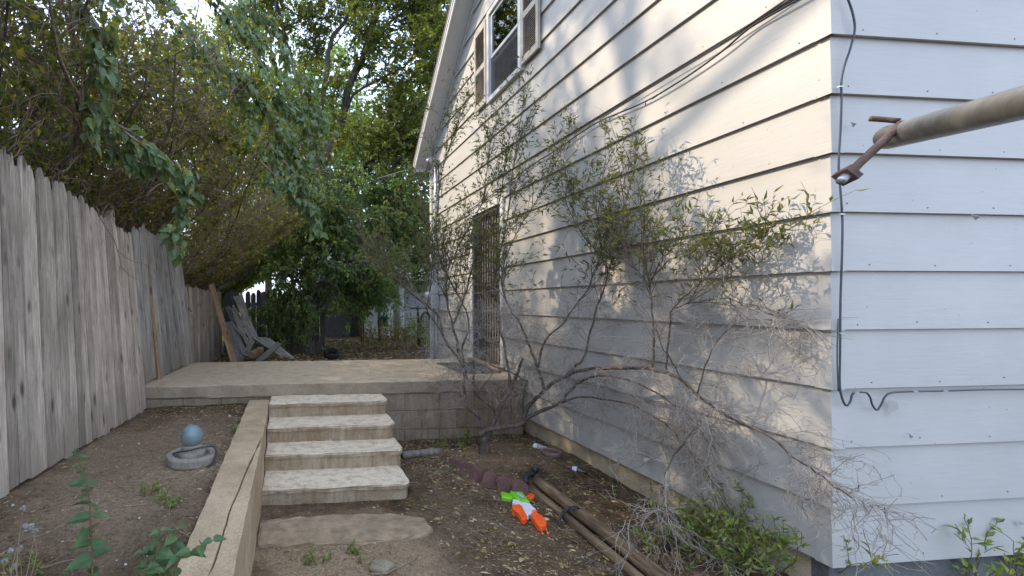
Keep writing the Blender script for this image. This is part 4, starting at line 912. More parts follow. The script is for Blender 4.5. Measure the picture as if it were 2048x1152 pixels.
# ================================================================ THE BARE SHRUB BY THE WALL
sh = thing('wall_shrub', 'large multi stemmed shrub, bare grey twigs below and sparse leaves above, against the siding', 'shrub', loc=(1.86, 4.05, .08))
def path(l):
    return [P(u, v, w_) if w_ > 0 else PX(u, v, -w_) for u, v, w_ in l]     # negative: on the plane x = that distance
MAIN = [   # points, start radius, end radius
 ([(969,921,4.22),(968,905,4.22),(966,888,4.22),(961,877,4.2)], .062, .052),
 ([(968,890,4.22),(973,878,4.24),(981,856,4.26),(992,834,4.3),(1000,816,4.32),(1016,792,4.36),(1024,773,4.4),(1035,746,4.42),(1046,718,4.45)], .040, .020),
 ([(967,893,4.2),(965,862,4.2),(961,843,4.2),(951,827,4.2),(933,813,4.2),(929,792,4.22),(927,765,4.25),(929,744,4.28),(920,722,4.3),(908,706,4.32),(895,690,4.35),(887,674,4.36),(880,640,4.4),(855,611,4.45),(826,590,4.5),(797,553,4.55),(773,517,4.6),(752,497,4.65)], .030, .010),
 ([(992,834,4.3),(989,820,4.3),(973,806,4.32),(957,792,4.34),(946,771,4.36),(933,755,4.38),(927,733,4.4),(918,711,4.42),(911,674,4.45),(905,655,4.46),(913,635,4.48),(919,619,4.5),(926,602,4.5),(934,580,4.5),(945,540,4.5),(960,500,4.5),(985,455,4.5),(1000,400,4.5),(1012,330,4.5),(1022,260,4.5)], .031, .006),
 ([(946,771,4.36),(947,749,4.4),(947,722,4.42)], .020, .016),
 ([(935,765,4.38),(930,740,4.4),(925,698,4.4),(933,674,4.4),(938,655,4.4),(932,622,4.4),(915,590,4.42),(894,551,4.45),(880,517,4.5),(873,480,4.5),(876,420,4.55),(884,350,4.6),(905,280,4.6),(930,215,4.6)], .018, .004),
 ([(911,674,4.45),(902,640,4.44),(894,600,4.42),(892,582,4.42),(894,546,4.42),(907,514,4.42),(926,475,4.42),(950,436,4.42),(966,400,4.42),(975,340,4.42),(985,270,4.4)], .017, .004),
 ([(1021,792,4.38),(1018,757,4.42),(1013,722,4.45),(1007,687,4.46),(1000,666,4.46),(996,620,4.46),(988,575,4.46),(996,520,4.46),(1010,470,4.44),(1020,410,4.42),(1028,330,4.42),(1040,250,4.4),(1050,180,4.4)], .020, .004),
 ([(1023,792,4.4),(1038,790,4.38),(1051,772,4.36),(1055,766,4.35),(1046,760,4.34),(1030,749,4.32),(1011,741,4.3),(984,732,4.28),(968,712,4.25)], .016, .008),
 ([(1020,851,4.22),(1022,820,4.3),(1023,790,4.38)], .015, .014),
 ([(954,875,4.12),(965,866,4.12),(978,859,4.12),(1011,855,4.12),(1043,849,4.1),(1048,833,4.1),(1059,811,4.06),(1075,795,4.0),(1094,776,3.92),(1108,765,3.88),(1129,757,3.8),(1151,745,3.7),(1207,738,3.42),(1263,737,3.16),(1302,739,3.0),(1342,752,2.86),(1363,763,2.78),(1394,789,2.68),(1437,824,2.55),(1485,850,2.42),(1529,868,2.3),(1560,892,2.22),(1590,920,2.14),(1629,946,2.05),(1664,972,1.96),(1703,998,1.88)], .036, .003),
 ([(1049,842,4.1),(1070,829,4.05),(1091,819,4.0),(1110,812,3.92),(1124,803,3.86),(1131,792,3.84),(1145,779,3.78),(1160,765,3.7),(1200,752,3.5),(1262,762,3.2),(1330,800,2.92),(1390,850,2.7),(1430,900,2.56)], .028, .005),
 ([(1124,806,3.86),(1160,795,3.72),(1210,800,3.5),(1270,815,3.22),(1330,850,3.0),(1375,900,2.82),(1420,960,2.66),(1480,1060,2.46)], .014, .004),
 ([(1089,784,3.95),(1081,754,3.96),(1073,733,3.97),(1067,714,3.98),(1059,693,4.0),(1048,666,4.02),(1035,639,4.04),(1021,620,4.06),(1004,575,4.1),(1010,520,4.1),(1040,455,4.1),(1075,400,4.1),(1110,330,4.1),(1150,260,4.1)], .022, .003),
 ([(1075,738,3.96),(1083,701,3.92),(1097,674,3.86),(1112,660,3.8),(1129,644,3.74),(1160,600,3.65),(1190,550,3.55),(1205,490,3.5),(1195,430,3.5),(1190,360,3.5)], .016, .003),
 ([(1130,757,3.8),(1150,735,3.72),(1167,719,3.66),(1180,668,3.6),(1194,617,3.55),(1214,558,3.48),(1208,523,3.5),(1165,470,3.6),(1130,400,3.7)], .017, .004),
 ([(1290,738,3.06),(1305,734,3.0),(1308,690,2.99),(1307,645,2.99),(1300,590,3.01),(1298,560,3.02),(1285,500,3.06),(1290,430,3.04),(1283,370,3.06)], .013, .003),
 ([(1299,565,3.0),(1320,540,2.93),(1345,520,2.86),(1375,503,2.78),(1400,478,2.72)], .008, .003),
 ([(1336,750,2.88),(1334,700,2.88),(1339,650,2.86),(1345,620,2.84),(1375,590,2.75),(1408,560,2.66),(1450,526,2.55),(1488,508,2.46),(1528,495,2.38)], .010, .0025),
 ([(1298,575,3.0),(1275,540,3.08),(1252,512,3.16),(1249,440,3.18),(1246,375,3.18),(1262,330,3.14)], .008, .003),
 ([(1345,620,2.84),(1390,606,2.72),(1440,600,2.6),(1500,612,2.46),(1560,640,2.34)], .006, .002),
 ([(1363,763,2.78),(1340,720,2.84),(1324,694,2.88),(1312,660,2.92)], .008, .004),
 ([(1394,789,2.66),(1410,740,2.62),(1430,690,2.58),(1475,650,2.48),(1540,640,2.36)], .007, .002),
 ([(1400,850,2.62),(1363,894,2.62),(1337,933,2.62),(1326,975,2.62),(1318,1010,2.62),(1311,1042,2.62),(1300,1090,2.62),(1302,1130,2.62)], .010, .003),
 ([(1311,1040,2.62),(1280,1035,2.6),(1240,1045,2.58)], .004, .001),
 ([(1311,1042,2.62),(1350,1060,2.58),(1390,1085,2.52),(1440,1120,2.45)], .005, .002),
 ([(1340,930,2.62),(1300,925,2.66),(1262,940,2.7)], .004, .001),
 ([(855,611,4.45),(862,560,4.5),(868,500,4.55),(850,440,4.6),(845,380,4.65)], .010, .003),
 ([(887,674,4.36),(860,630,4.3),(840,600,4.28),(790,560,4.3),(760,530,4.3),(730,500,4.3)], .012, .003),
 ([(960,780,4.3),(985,745,4.28),(955,728,4.26),(930,732,4.24),(905,728,4.22)], .006, .002),
]
g = Geo(); mains = []
for l, r0, r1 in MAIN:
    pts = path(l); n = max(10, 3 * len(l)); c = smooth_line(pts, n); c[1:-1] += rng.normal(0, .0035, c[1:-1].shape)
    rr = np.linspace(r0, r1, n) * (1 + rng.normal(0, .05, n)) * (1 if r0 > .05 else .64); tubes(g, c[None], rr[None], 8 if r0 > .012 else 5, cap=True); mains.append((c, r0, l))
g.build('trunk', M['bark'], sh, True)
ga, gb = Geo(), Geo()           # brown side shoots, grey dead twigs
LP, LD = [], []
WALLX = W - .035
def keep(C):                    # twigs do not grow into the wall
    C[..., 0] = np.where((C[..., 0] > WALLX) & (C[..., 1] > 1.93), WALLX - .3 * np.maximum(C[..., 0] - WALLX, 0), C[..., 0]); return C
for ci, (c, r0, l) in enumerate(mains):
    if ci in (0, 4, 9): continue
    cu = c[None]; length = np.linalg.norm(np.diff(c, axis=0), axis=1).sum()
    upper = c[-1, 2] > 1.62                     # leafy leader
    hang = not upper
    m = int(length * (20 if upper else 23 if l[0][1] < 840 or l[0][0] < 1200 else 13))
    p, t, u = pick(cu, m, .16 if length > .8 else .1, 1.)
    side = sideways(t, rng.uniform(.5, 1.1, m))
    high = p[:, 2] > 1.50
    d = np.where(high[:, None], unit(side * .8 + t * .3 + np.array([0, 0, .55])), unit(side + np.array([0, 0, -.10]) + t * .2))
    d[:, 0] *= .8
    L2 = np.where(high, rng.uniform(.25, .85, m), rng.uniform(.15, .50, m)) * (1.15 - .5 * u)
    L2 = L2 * np.where(high & (p[:, 1] < 2.75), .5, 1.)
    C2 = keep(grow(p, d, L2, 7, .16, np.where(high, -.02, .06)))
    r2 = np.linspace(1, .35, 7)[None] * np.clip(.0036 * (L2 / .5), .0015, .0042)[:, None]
    tubes(ga, C2[high], r2[high], 4); tubes(gb, C2[~high], r2[~high] * .9, 4)
    # third order
    n3 = 7
    p, t, u2 = pick(C2, n3, .2, 1.); hi3 = (p[:, 2] > 1.58 + rng.normal(0, .10, len(p)))
    d = unit(sideways(t, rng.uniform(.5, 1.2, len(p))) + np.where(hi3[:, None], np.array([[0, 0, .35]]), np.array([[0, 0, -.08]])))
    L3 = np.where(hi3, rng.uniform(.07, .26, len(p)), rng.uniform(.06, .26, len(p)))
    C3 = keep(grow(p, d, L3, 5, .28, np.where(hi3, 0., .05)))
    r3 = np.linspace(1, .5, 5)[None] * np.full((len(p), 1), .0016)
    tubes(ga, C3[hi3], r3[hi3], 3); tubes(gb, C3[~hi3], r3[~hi3], 3)
    lo = C3[~hi3]
    if len(lo):
        p, t, _ = pick(lo, 2, .2, 1.); C4 = keep(grow(p, sideways(t, rng.uniform(.5, 1.3, len(p))), rng.uniform(.03, .11, len(p)), 4, .3)); tubes(gb, C4, np.full((len(p), 4), .0011), 3)
    # leaves in loose pairs on the high shoots
    for CC, k_ in ((C3[hi3], 5), (C2[high], 5)):
        if len(CC):
            p, t, _ = pick(CC, k_, .35, 1.); ok = p[:, 2] > 1.62 + rng.normal(0, .12, len(p)) + .5 * np.clip(.9 - p[:, 0], 0, 1); ok &= rng.random(len(p)) < .62
            LP.append(p[ok]); LD.append(sideways(t[ok], rng.uniform(.5, 1.1, ok.sum())))
ga.build('side_branches', M['branch'], sh, True)['kind'] = 'stuff'
gb.build('bare_twigs', M['twig_grey'], sh, True)['kind'] = 'stuff'
LP = np.concatenate(LP); LD = np.concatenate(LD); n = len(LP)
out = LP[:, 0] > WALLX - .05; LD[out, 0] = -np.abs(LD[out, 0])
split_leaves(sh, LP, LD, unit(rng.normal(size=(n, 3)) * .7 + np.array([-.2, -.2, 1])), rng.uniform(.034, .064, n), rng.uniform(.0105, .0165, n), 'lance', M['leaf_shrub'])

# ================================================================ HEDGE BEHIND THE FENCE
GH = 'overgrown bushes behind the board fence'
def bush(x, y, h, label, stems=9, lean=(.35, 0), seed=1, n2=11, n3=7, n4=4, leaf=.060, lpt=3, spread=.5, loc_r=.35, lm='leaf_hedge', reach=1., kind='lance'):
    rg = np.random.default_rng(seed); z0 = .4
    t = thing('hedge_bush', label, 'bush', GH, loc=(x, y, z0))
    p = np.stack([x + rg.normal(0, loc_r, stems), y + rg.normal(0, loc_r, stems), np.full(stems, z0 - .1)], -1)
    d = unit(np.stack([lean[0] * rg.uniform(.2, 1.8, stems) + rg.normal(0, .12, stems), lean[1] + rg.normal(0, spread * .5, stems), np.ones(stems)], -1))
    Ls = h * rg.uniform(.85, 1.25, stems); C1 = grow(p, d, Ls, 14, .085, .035, rg)
    def back(C):                # the fence holds the bush back up to its top
        lim = np.where(C[..., 1] > 4.75, -1.98, -1.80) + np.interp(C[..., 1], [3.8, 6.5], [.42, 1.6]) * np.maximum(0, C[..., 2] - np.where(C[..., 1] < 6.8, 2.15, 1.7))
        C[..., 0] = np.where(C[..., 0] > lim, lim - .2 * (C[..., 0] - lim), C[..., 0]); return C
    C1 = back(C1)
    g = Geo(); tubes(g, C1, np.linspace(1, .25, 14)[None] * rg.uniform(.014, .028, stems)[:, None], 6); g.build('trunk', M['hedge_bark'], t, True)
    g = Geo()
    p, tt, u = pick(C1, n2, .22, 1., rg); C2 = grow(p, sideways(tt, rg.uniform(.5, 1.2, len(p)), rg) + np.array([.18 * reach, 0, .05]), rg.uniform(.6, 1.5, len(p)) * (h / 4.5), 8, .17, .05, rg); C2 = back(C2)
    tubes(g, C2, np.linspace(1, .3, 8)[None] * rg.uniform(.007, .014, len(p))[:, None], 5)
    p, tt, u = pick(C2, n3, .15, 1., rg); C3 = grow(p, sideways(tt, rg.uniform(.4, 1.2, len(p)), rg), rg.uniform(.25, .75, len(p)), 6, .24, .06, rg); C3 = back(C3)
    tubes(g, C3, np.linspace(1, .4, 6)[None] * rg.uniform(.0028, .0055, len(p))[:, None], 3)
    far_ = kind == 'bit'
    p, tt, u = pick(C3, n4, .1, 1., rg); C4 = grow(p, sideways(tt, rg.uniform(.4, 1.3, len(p)), rg), rg.uniform(.12, .38, len(p)), 3, .3, .03, rg); C4 = back(C4)
    if not far_: tubes(g, C4, np.full((len(p), 3), .0025), 3)
    g.build('twigs', M['twig'], t, True)['kind'] = 'stuff'
    p, tt, u = pick(C4, lpt, .3, 1., rg); n = len(p)
    leaves(g := Geo(), p, sideways(tt, rg.uniform(.4, 1.2, n), rg) + np.array([0, 0, -.35]), unit(rg.normal(size=(n, 3)) * .8 + np.array([0, 0, 1])), rg.uniform(.6, 1.25, n) * leaf, rg.uniform(.48, .7, n) * leaf, kind)
    g.build('foliage', M[lm], t)['kind'] = 'stuff'
    return t, C2, C3
bush(-2.25, 2.0, 3.6, 'nearest hedge bush, tangled brown stems over the left end of the fence', seed=11, lean=(.10, .1), reach=.4)
bush(-2.5, 3.4, 4.1, 'hedge bush rising behind the middle of the tall fence', seed=12, lean=(.16, .0), reach=.7)
bush(-2.3, 4.9, 3.9, 'arching hedge bush above the loose fence panel', seed=13, lean=(.30, 0), reach=1.1, n3=8)
bush(-2.3, 6.4, 3.7, 'hedge bush arching far over the porch beside the low fence', seed=14, lean=(.42, .0), reach=1.5, n3=8)
bush(-2.3, 7.9, 3.8, 'brown twiggy hedge bush hanging over the low fence and planks', seed=15, lean=(.36, 0), reach=1.3, n3=8)
bush(-2.7, 9.6, 3.8, 'hedge bush in the far corner where the two fences meet', seed=16, lean=(.3, -.05), reach=1.2)
bush(-4.3, 4.2, 4.9, 'tall hedge bush in the second row showing sky through its top', seed=17, lean=(.05, 0), leaf=.09, n2=12, lpt=6, kind='bit')
bush(-4.2, 7.2, 3.8, 'second row hedge bush with yellowing leaves', seed=18, lean=(.1, 0), leaf=.09, n2=12, lpt=6, kind='bit')

bush(-4.4, 1.6, 4.8, 'second row hedge bush at the far left of the frame', seed=19, lean=(.05, 0), leaf=.09, n2=12, lpt=6, kind='bit')
bush(-4.3, 10.5, 3.4, 'second row hedge bush at the back corner', seed=20, lean=(.1, 0), leaf=.09, n2=12, lpt=6, kind='bit')

for i_, (y_, lab) in enumerate(((2.2, 'third row bush far left, its top filling the frame corner'), (4.8, 'third row bush behind the middle of the hedge'), (7.6, 'third row bush behind the yellowing hedge bush'), (10.8, 'third row bush at the far end of the hedge'))):
    bush(-6.6, y_, 5.6 - 1.6 * (i_ == 3), lab, seed=25 + i_, lean=(.05, 0), leaf=.11, n2=13, lpt=9, n4=3, loc_r=.6, kind='bit')
for i_, (x_, y_, lab) in enumerate(((-9.8, 4.0, 'fourth row tall bush closing the view left of the hedge'), (-9.6, 8.0, 'fourth row tall bush closing the view above the hedge'), (-9.5, 12.5, 'fourth row tall bush closing the view beyond the hedge'))):
    bush(x_, y_, 7.2, lab, seed=35 + i_, lean=(.05, 0), leaf=.17, n2=13, lpt=10, n4=2, loc_r=.9, kind='bit')
for i_, (x_, y_, lab) in enumerate(((-2.6, 12.2, 'bush beyond the left end of the dark back fence'), (-.9, 12.6, 'bush beyond the middle of the dark back fence'), (.6, 13.0, 'bush beyond the right end of the dark back fence'))):
    bush(x_, y_, 3.9, lab, seed=45 + i_, lean=(.0, 0), leaf=.11, n2=15, lpt=8, n4=2, loc_r=.5, kind='bit', reach=0)
# dead sprig caught on the front of the tall fence
g = Geo(); fx_ = -1.50
def fp(l): return [PX(u, v, fx_ - .05 + .0012 * (v - 420) * .3) for u, v in l]
for l, r_ in (([(193, 412), (205, 440), (222, 468), (236, 500), (241, 530), (262, 552)], .005), ([(236, 500), (262, 520), (290, 528), (322, 552)], .003), ([(241, 530), (238, 556), (248, 575)], .0025), ([(222, 468), (205, 480), (196, 500)], .0022), ([(290, 528), (300, 545), (296, 560)], .002), ([(262, 552), (280, 560), (290, 578)], .002)):
    rope(g, fp(l), r_, 16, 5, r_ * .5, wob=.003, seed=int(r_ * 1e5))
tag(g.build('dead_sprig', M['twig'], None, True), 'forked dead sprig hanging on the face of the tall fence', 'branch')
# leafy sprays hanging over the fence
GV = 'leafy sprays hanging from the hedge'
def spray(label, strands, nper, leaf=.085, seed=1, spread=.10, fringe=.5):
    rg = np.random.default_rng(seed); t = thing('leafy_spray', label, 'vine', GV, loc=tuple(P(*strands[0][0])))
    g = Geo(); LP, LD = [], []
    for s in strands:
        c = smooth_line([P(*q) for q in s], 26); tubes(g, c[None], np.linspace(.009, .003, 26)[None], 5)
        L_ = np.linalg.norm(np.diff(c, axis=0), axis=1).sum(); m = max(3, int(L_ * 11))
        p, tt, u = pick(c[None], m, .05, 1., rg); C2 = grow(p, sideways(tt, rg.uniform(.3, 1.1, m), rg) + np.array([.1, -.1, -.35]), rg.uniform(.4, 1.2, m) * fringe, 5, .2, .12, rg)
        tubes(g, C2, np.full((m, 5), .0024), 3)
        for CC, k_ in ((C2, nper), (c[None], int(L_ * 10))):
            p, tt, u = pick(CC, k_, .1, 1., rg); LP.append(p + rg.normal(0, spread * .2, p.shape)); LD.append(sideways(tt, rg.uniform(.3, 1.2, len(p)), rg) + np.array([.15, -.15, -.75]))
    LP = np.concatenate(LP); LD = np.concatenate(LD); n = len(LP)
    g.build('stem', M['twig'], t, True)
    split_leaves(t, LP, LD, unit(rg.normal(size=(n, 3)) * .45 + np.array([.55, -.75, .55])), rg.uniform(.65, 1.2, n) * leaf, rg.uniform(.6, .8, n) * leaf, 'heart', M['leaf_vine'])
    return t
spray('broad green leafy spray drooping past the top of the fence, lowest of the sprays', [[(160,215,3.5),(215,240,3.5),(275,270,3.55),(330,310,3.6),(365,360,3.65),(372,420,3.7),(355,460,3.7)], [(250,262,3.5),(300,300,3.5),(345,330,3.55),(385,345,3.6)], [(215,250,3.55),(230,300,3.6),(290,330,3.6),(330,370,3.6)]], 9, .095, 21, fringe=.24)
spray('green spray hanging straight down at the upper left', [[(130,-40,3.0),(165,10,3.0),(190,50,3.05),(205,100,3.1),(195,150,3.1),(170,185,3.15),(185,215,3.2)], [(185,-30,3.1),(205,20,3.1),(212,70,3.15)]], 9, .10, 22, fringe=.24)
spray('dense leafy spray at the right edge of the hedge against the sky', [[(350,-40,5.4),(430,10,5.4),(490,70,5.4),(530,140,5.4),(565,210,5.45),(585,290,5.5),(610,350,5.5),(605,400,5.5)], [(400,-40,5.5),(470,30,5.5),(540,90,5.5),(560,160,5.55),(600,220,5.6),(628,280,5.6)], [(430,60,5.2),(480,140,5.2),(520,200,5.25),(555,270,5.3),(590,330,5.35)], [(300,-40,5.0),(360,20,5.0),(400,90,5.0),(440,150,5.05)], [(460,-40,5.6),(520,30,5.6),(570,100,5.65),(610,180,5.7),(640,250,5.7)], [(560,330,5.4),(600,390,5.4),(625,440,5.4)], [(380,40,5.2),(420,100,5.2),(470,170,5.2),(500,240,5.25)]], 11, .10, 23, fringe=.45)
spray('smaller leafy spray hanging below the right edge of the hedge', [[(540,290,5.2),(575,330,5.2),(600,360,5.2),(610,400,5.2)], [(520,320,5.1),(555,355,5.1),(580,385,5.1)]], 9, .095, 24, fringe=.32)

# ================================================================ TREES BEYOND THE PORCH
def tree(name, label, mains, lm, leaf, n2, n3, n4, lpt, seed, L2r=(1., 2.2), L3r=(.4, 1.), L4r=(.15, .4), droop=.03, up=.3, kind='oval', wr=(.38, .55), cat='tree', group=None, jit=.02, lo=.25, asp=None, hang=.0):
    rg = np.random.default_rng(seed); base = mains[0][0][0]
    t = thing(name, label, cat, group, loc=tuple(base)); g = Geo(); C1 = []; ns = 20
    for pts, r0, r1 in mains:
        c = smooth_line(pts, ns); c[1:-1] += rg.normal(0, jit, c[1:-1].shape); tubes(g, c[None], np.linspace(r0, r1, ns)[None], 8, cap=True); C1.append(c)
    C1 = np.array(C1); g.build('trunk', M['trunk'], t, True); g = Geo()
    p, tt, u = pick(C1, n2, lo, 1., rg); C2 = grow(p, sideways(tt, rg.uniform(.5, 1.2, len(p)), rg) + np.array([0, 0, up]), rg.uniform(*L2r, len(p)) * (1.1 - .4 * u), 8, .16, droop, rg)
    tubes(g, C2, np.linspace(1, .3, 8)[None] * rg.uniform(.010, .022, len(p))[:, None], 5)
    p, tt, u = pick(C2, n3, .15, 1., rg); C3 = grow(p, sideways(tt, rg.uniform(.4, 1.1, len(p)), rg) + np.array([0, 0, up * .5 - hang]), rg.uniform(*L3r, len(p)), 6, .2, droop * 1.5, rg)
    tubes(g, C3, np.linspace(1, .4, 6)[None] * rg.uniform(.004, .008, len(p))[:, None], 3)
    p, tt, u = pick(C3, n4, .1, 1., rg); C4 = grow(p, sideways(tt, rg.uniform(.4, 1.2, len(p)), rg) + np.array([0, 0, -hang]), rg.uniform(*L4r, len(p)), 3, .22, droop * 2, rg)
    tubes(g, C4, np.full((len(p), 3), .0026), 3) if kind != 'bit' else 0; g.build('branches', M['trunk'], t, True)['kind'] = 'stuff'
    p, tt, u = pick(C4, lpt, .2, 1., rg); n = len(p)
    g = Geo(); leaves(g, p, sideways(tt, rg.uniform(.4, 1.2, n), rg) + np.array([0, 0, -.4]), unit(rg.normal(size=(n, 3)) * .8 + np.array([0, -.2, .8])), rg.uniform(.6, 1.25, n) * leaf, rg.uniform(*wr, n) * leaf, kind)
    g.build('crown', M[lm], t)['kind'] = 'stuff'; return t
def pp(l): return [P(*q) for q in l]
YG = .35
tree('tall_tree', 'tall open leafy tree with leaning dark limbs beside the house eave', [
    ([P(612, 690, 11.8) * [1, 1, 0] + [0, 0, YG - .1], P(618, 560, 11.8), P(622, 450, 11.8), P(630, 360, 11.8), P(663, 295, 11.8), P(687, 236, 11.8), P(701, 167, 11.8), P(729, 115, 11.7), P(743, 69, 11.7), P(760, 7, 11.6), P(775, -80, 11.5)], .17, .05),
    (pp([(626, 400, 11.8), (640, 250, 12.1), (656, 121, 12.3), (667, 76, 12.3), (694, 38, 12.4), (726, 7, 12.4), (760, -60, 12.5)]), .09, .03),
    (pp([(624, 430, 11.8), (660, 390, 11.5), (705, 354, 11.2), (743, 323, 11), (788, 264, 10.8), (858, 191, 10.6), (890, 140, 10.5)]), .09, .03),
    (pp([(690, 230, 11.8), (705, 194, 11.6), (750, 163, 11.4), (802, 139, 11.3), (833, 104, 11.2), (860, 60, 11.1)]), .045, .015),
    (pp([(743, 69, 11.7), (770, 55, 11.6), (800, 30, 11.5), (830, -5, 11.4), (850, -60, 11.4)]), .04, .015),
    (pp([(640, 250, 12.1), (600, 180, 12.3), (580, 100, 12.5), (560, 20, 12.6), (550, -60, 12.6)]), .05, .02),
    (pp([(622, 470, 11.8), (580, 400, 12.2), (530, 300, 12.6), (480, 180, 13.0), (450, 60, 13.2)]), .07, .02),
    (pp([(690, 350, 11.3), (740, 350, 11.0), (790, 330, 10.8), (830, 300, 10.6)]), .03, .012),
    ], 'leaf_tree', .095, 18, 9, 6, 11, 31, L2r=(.9, 2.0), L3r=(.35, .9), L4r=(.15, .4), droop=.02, kind='bit', wr=(.42, .6))
tree('drooping_tree', 'dense dark green drooping tree spilling over the back fence', [
    ([P(625, 692, 10.2) * [1, 1, 0] + [0, 0, YG - .1], P(626, 640, 10.2), P(620, 560, 10.2), P(630, 480, 10.2), P(650, 400, 10.2), P(660, 340, 10.2)], .075, .02),
    (pp([(622, 590, 10.2), (650, 520, 10.0), (690, 470, 9.9), (740, 430, 9.8), (800, 400, 9.8)]), .04, .012),
    (pp([(620, 570, 10.2), (595, 510, 9.9), (600, 450, 9.7), (620, 400, 9.6)]), .035, .012),
    (pp([(622, 600, 10.2), (655, 560, 9.6), (690, 540, 9.4), (730, 535, 9.3)]), .03, .01),
    (pp([(622, 600, 10.2), (600, 570, 9.7), (585, 560, 9.5), (578, 600, 9.4)]), .03, .008),
    (pp([(655, 400, 10.2), (710, 370, 10.3), (770, 380, 10.4), (830, 420, 10.5)]), .03, .008),
    ], 'leaf_dark', .092, 26, 9, 6, 5, 32, kind='lance', wr=(.42, .6), L2r=(.6, 1.35), L3r=(.3, .7), L4r=(.12, .3), droop=.10, up=.1, hang=.25, lo=.3)
tree('yard_tree', 'small tree with bright leaves standing behind the garden plants', [
    ([P(760, 665, 12.5) * [1, 1, 0] + [0, 0, YG], P(755, 600, 12.5), P(740, 540, 12.5), P(750, 480, 12.5)], .05, .02),
    (pp([(755, 600, 12.5), (790, 560, 12.4), (830, 530, 12.3), (860, 500, 12.3)]), .03, .01),
    (pp([(750, 560, 12.5), (800, 510, 12.5), (840, 450, 12.5)]), .03, .01)], 'leaf_dark', .10, 20, 7, 5, 5, 33, kind='lance', wr=(.42, .6), L2r=(.5, 1.2), L3r=(.3, .6), droop=.06, up=.2)
b_ = np.array([-7.2, 9.2, .3])  # added tree, mostly out of view, its crown shaped to dapple the upper wall
tree('shade_tree', 'tall light crowned tree left of the hedge, added mostly above the frame to shade the wall', [([b_, b_ + [.2, .1, 3], b_ + [.1, 0, 6], b_ + [.3, 0, 13.5]], .16, .05)] + [([b_ + [.2, 0, 8 + k * .5], b_ + [.2 + 1.3 * math.cos(k * 2.1), 1.3 * math.sin(k * 2.1), 9 + k * .55], b_ + [.2 + 2.9 * math.cos(k * 2.1), 2.9 * math.sin(k * 2.1), 9.7 + k * .6]], .06, .02) for k in range(8)], 'leaf_tree', .13, 10, 6, 5, 3, 45, kind='bit', lo=.6, L2r=(.8, 1.8), L3r=(.4, .9), L4r=(.15, .4))
GT = 'background trees closing the view'
for i, (x, y, h, s, lab) in enumerate(((-1.2, 22.5, 16, 41, 'broad background tree far behind the drooping tree'), (-6, 20, 14, 42, 'tall background tree behind the far corner of the hedge'), (3.4, 24.5, 17, 43, 'background tree above the neighbouring roof'), (-13, 12, 8.5, 44, 'background tree left of the hedge top'))):
    b = np.array([x, y, .2]); ms = [([b, b + [.1, 0, h * .3], b + [.3, .1, h * .6], b + [.2, 0, h * .95]], .2, .05)]
    rr = np.random.default_rng(s)
    for k in range(8):
        a = k * .8 + rr.uniform(0, .5); z = h * rr.uniform(.18, .55); d = np.array([math.cos(a), math.sin(a), 0]) * h * rr.uniform(.22, .36)
        ms.append(([b + [.1, 0, z], b + [.1, 0, z + h * .12] + d * .5, b + [.1, 0, z + h * .26] + d], .07, .02))
    tree('background_tree', lab, ms, 'leaf_tree' if i % 2 else 'leaf_dark', .25, 10, 8, 5, 7, s, L2r=(.11 * h, .24 * h), L3r=(.06 * h, .12 * h), L4r=(.02 * h, .06 * h), group=GT, kind='bit')

# ================================================================ NEIGHBOURING HOUSE AND THINGS IN THE YARD
YN = 14.6
nh = thing('neighbour_house', 'low grey neighbouring house with a pale roof seen past the shrub', 'house', loc=(2.2, YN, .3))
def N(u, v, d=0): return PY(u, v, YN + d)
x0, x1 = N(640, 600)[0], 9.0; zt = N(700, 556)[2]; k = plain('grey_siding', (.30, .31, .31), .7, .2, .12, 3)
Geo().box((x0, YN, .1), (x1, YN + 6, zt)).build('wall', plain('dark_grey_wall', (.14, .135, .13), .8, .1), nh)
xs0 = N(805, 600)[0]; g = Geo(); z = .3
while z < zt - .03:
    g.hexa([(xs0, YN - .022, z), (x1, YN - .022, z), (x1, YN - .002, z), (xs0, YN - .002, z), (xs0, YN - .008, z + .098), (x1, YN - .008, z + .098), (x1, YN - .002, z + .098), (xs0, YN - .002, z + .098)]); z += .1
tag(g.build('clapboards', k, nh), kind='stuff')
g = Geo(); rows = 22; kr = plain('pale_shingle', (.40, .37, .33), .9, .15, .25, 6)
for r_ in range(rows):
    ya, yb = YN - .5 + r_ * .16, YN - .5 + (r_ + 1) * .16 + .03; za, zb = zt + .0 + r_ * .085, zt + .0 + (r_ + 1) * .085 + .008
    x = x0 - .3 - (.15 if r_ % 2 else 0)
    while x < x1 + .3:
        g.hexa([(x + .004, ya, za + .012), (x + .296, ya, za + .012), (x + .296, yb, zb - .004), (x + .004, yb, zb - .004), (x + .004, ya, za + .034), (x + .296, ya, za + .034), (x + .296, yb, zb + .004), (x + .004, yb, zb + .004)]); x += .3
tag(g.build('roof', kr, nh), kind='stuff')
Geo().box((x0 - .32, YN - .53, zt - .12), (x1 + .3, YN - .50, zt + .02)).build('eave_board', M['trim'], nh)
a, b = N(699, 612), N(738, 578); wf = Geo().box((a[0], YN - .03, a[2]), (b[0], YN - .003, b[2])).build('window', M['dark'], nh)
for xx0, xx1, zz0, zz1 in ((a[0] - .07, a[0], a[2] - .06, b[2] + .06), (b[0], b[0] + .07, a[2] - .06, b[2] + .06), (a[0], b[0], a[2] - .06, a[2]), (a[0], b[0], b[2], b[2] + .06)): Geo().box((xx0, YN - .05, zz0), (xx1, YN - .003, zz1)).build('window_frame', M['trim'], wf)
Geo().box((a[0], YN - .036, a[2]), (b[0], YN - .0315, b[2])).build('pane', M['glass'], wf)
a = N(803, 672, -1.0); b = N(803, 558, -1.0); bm = bevbox((a[0] - .07, YN - 1.07, .25), (a[0] + .07, YN - .93, b[2] + .05), .01); bm_obj(bm, 'porch_post', M['trim'], nh)
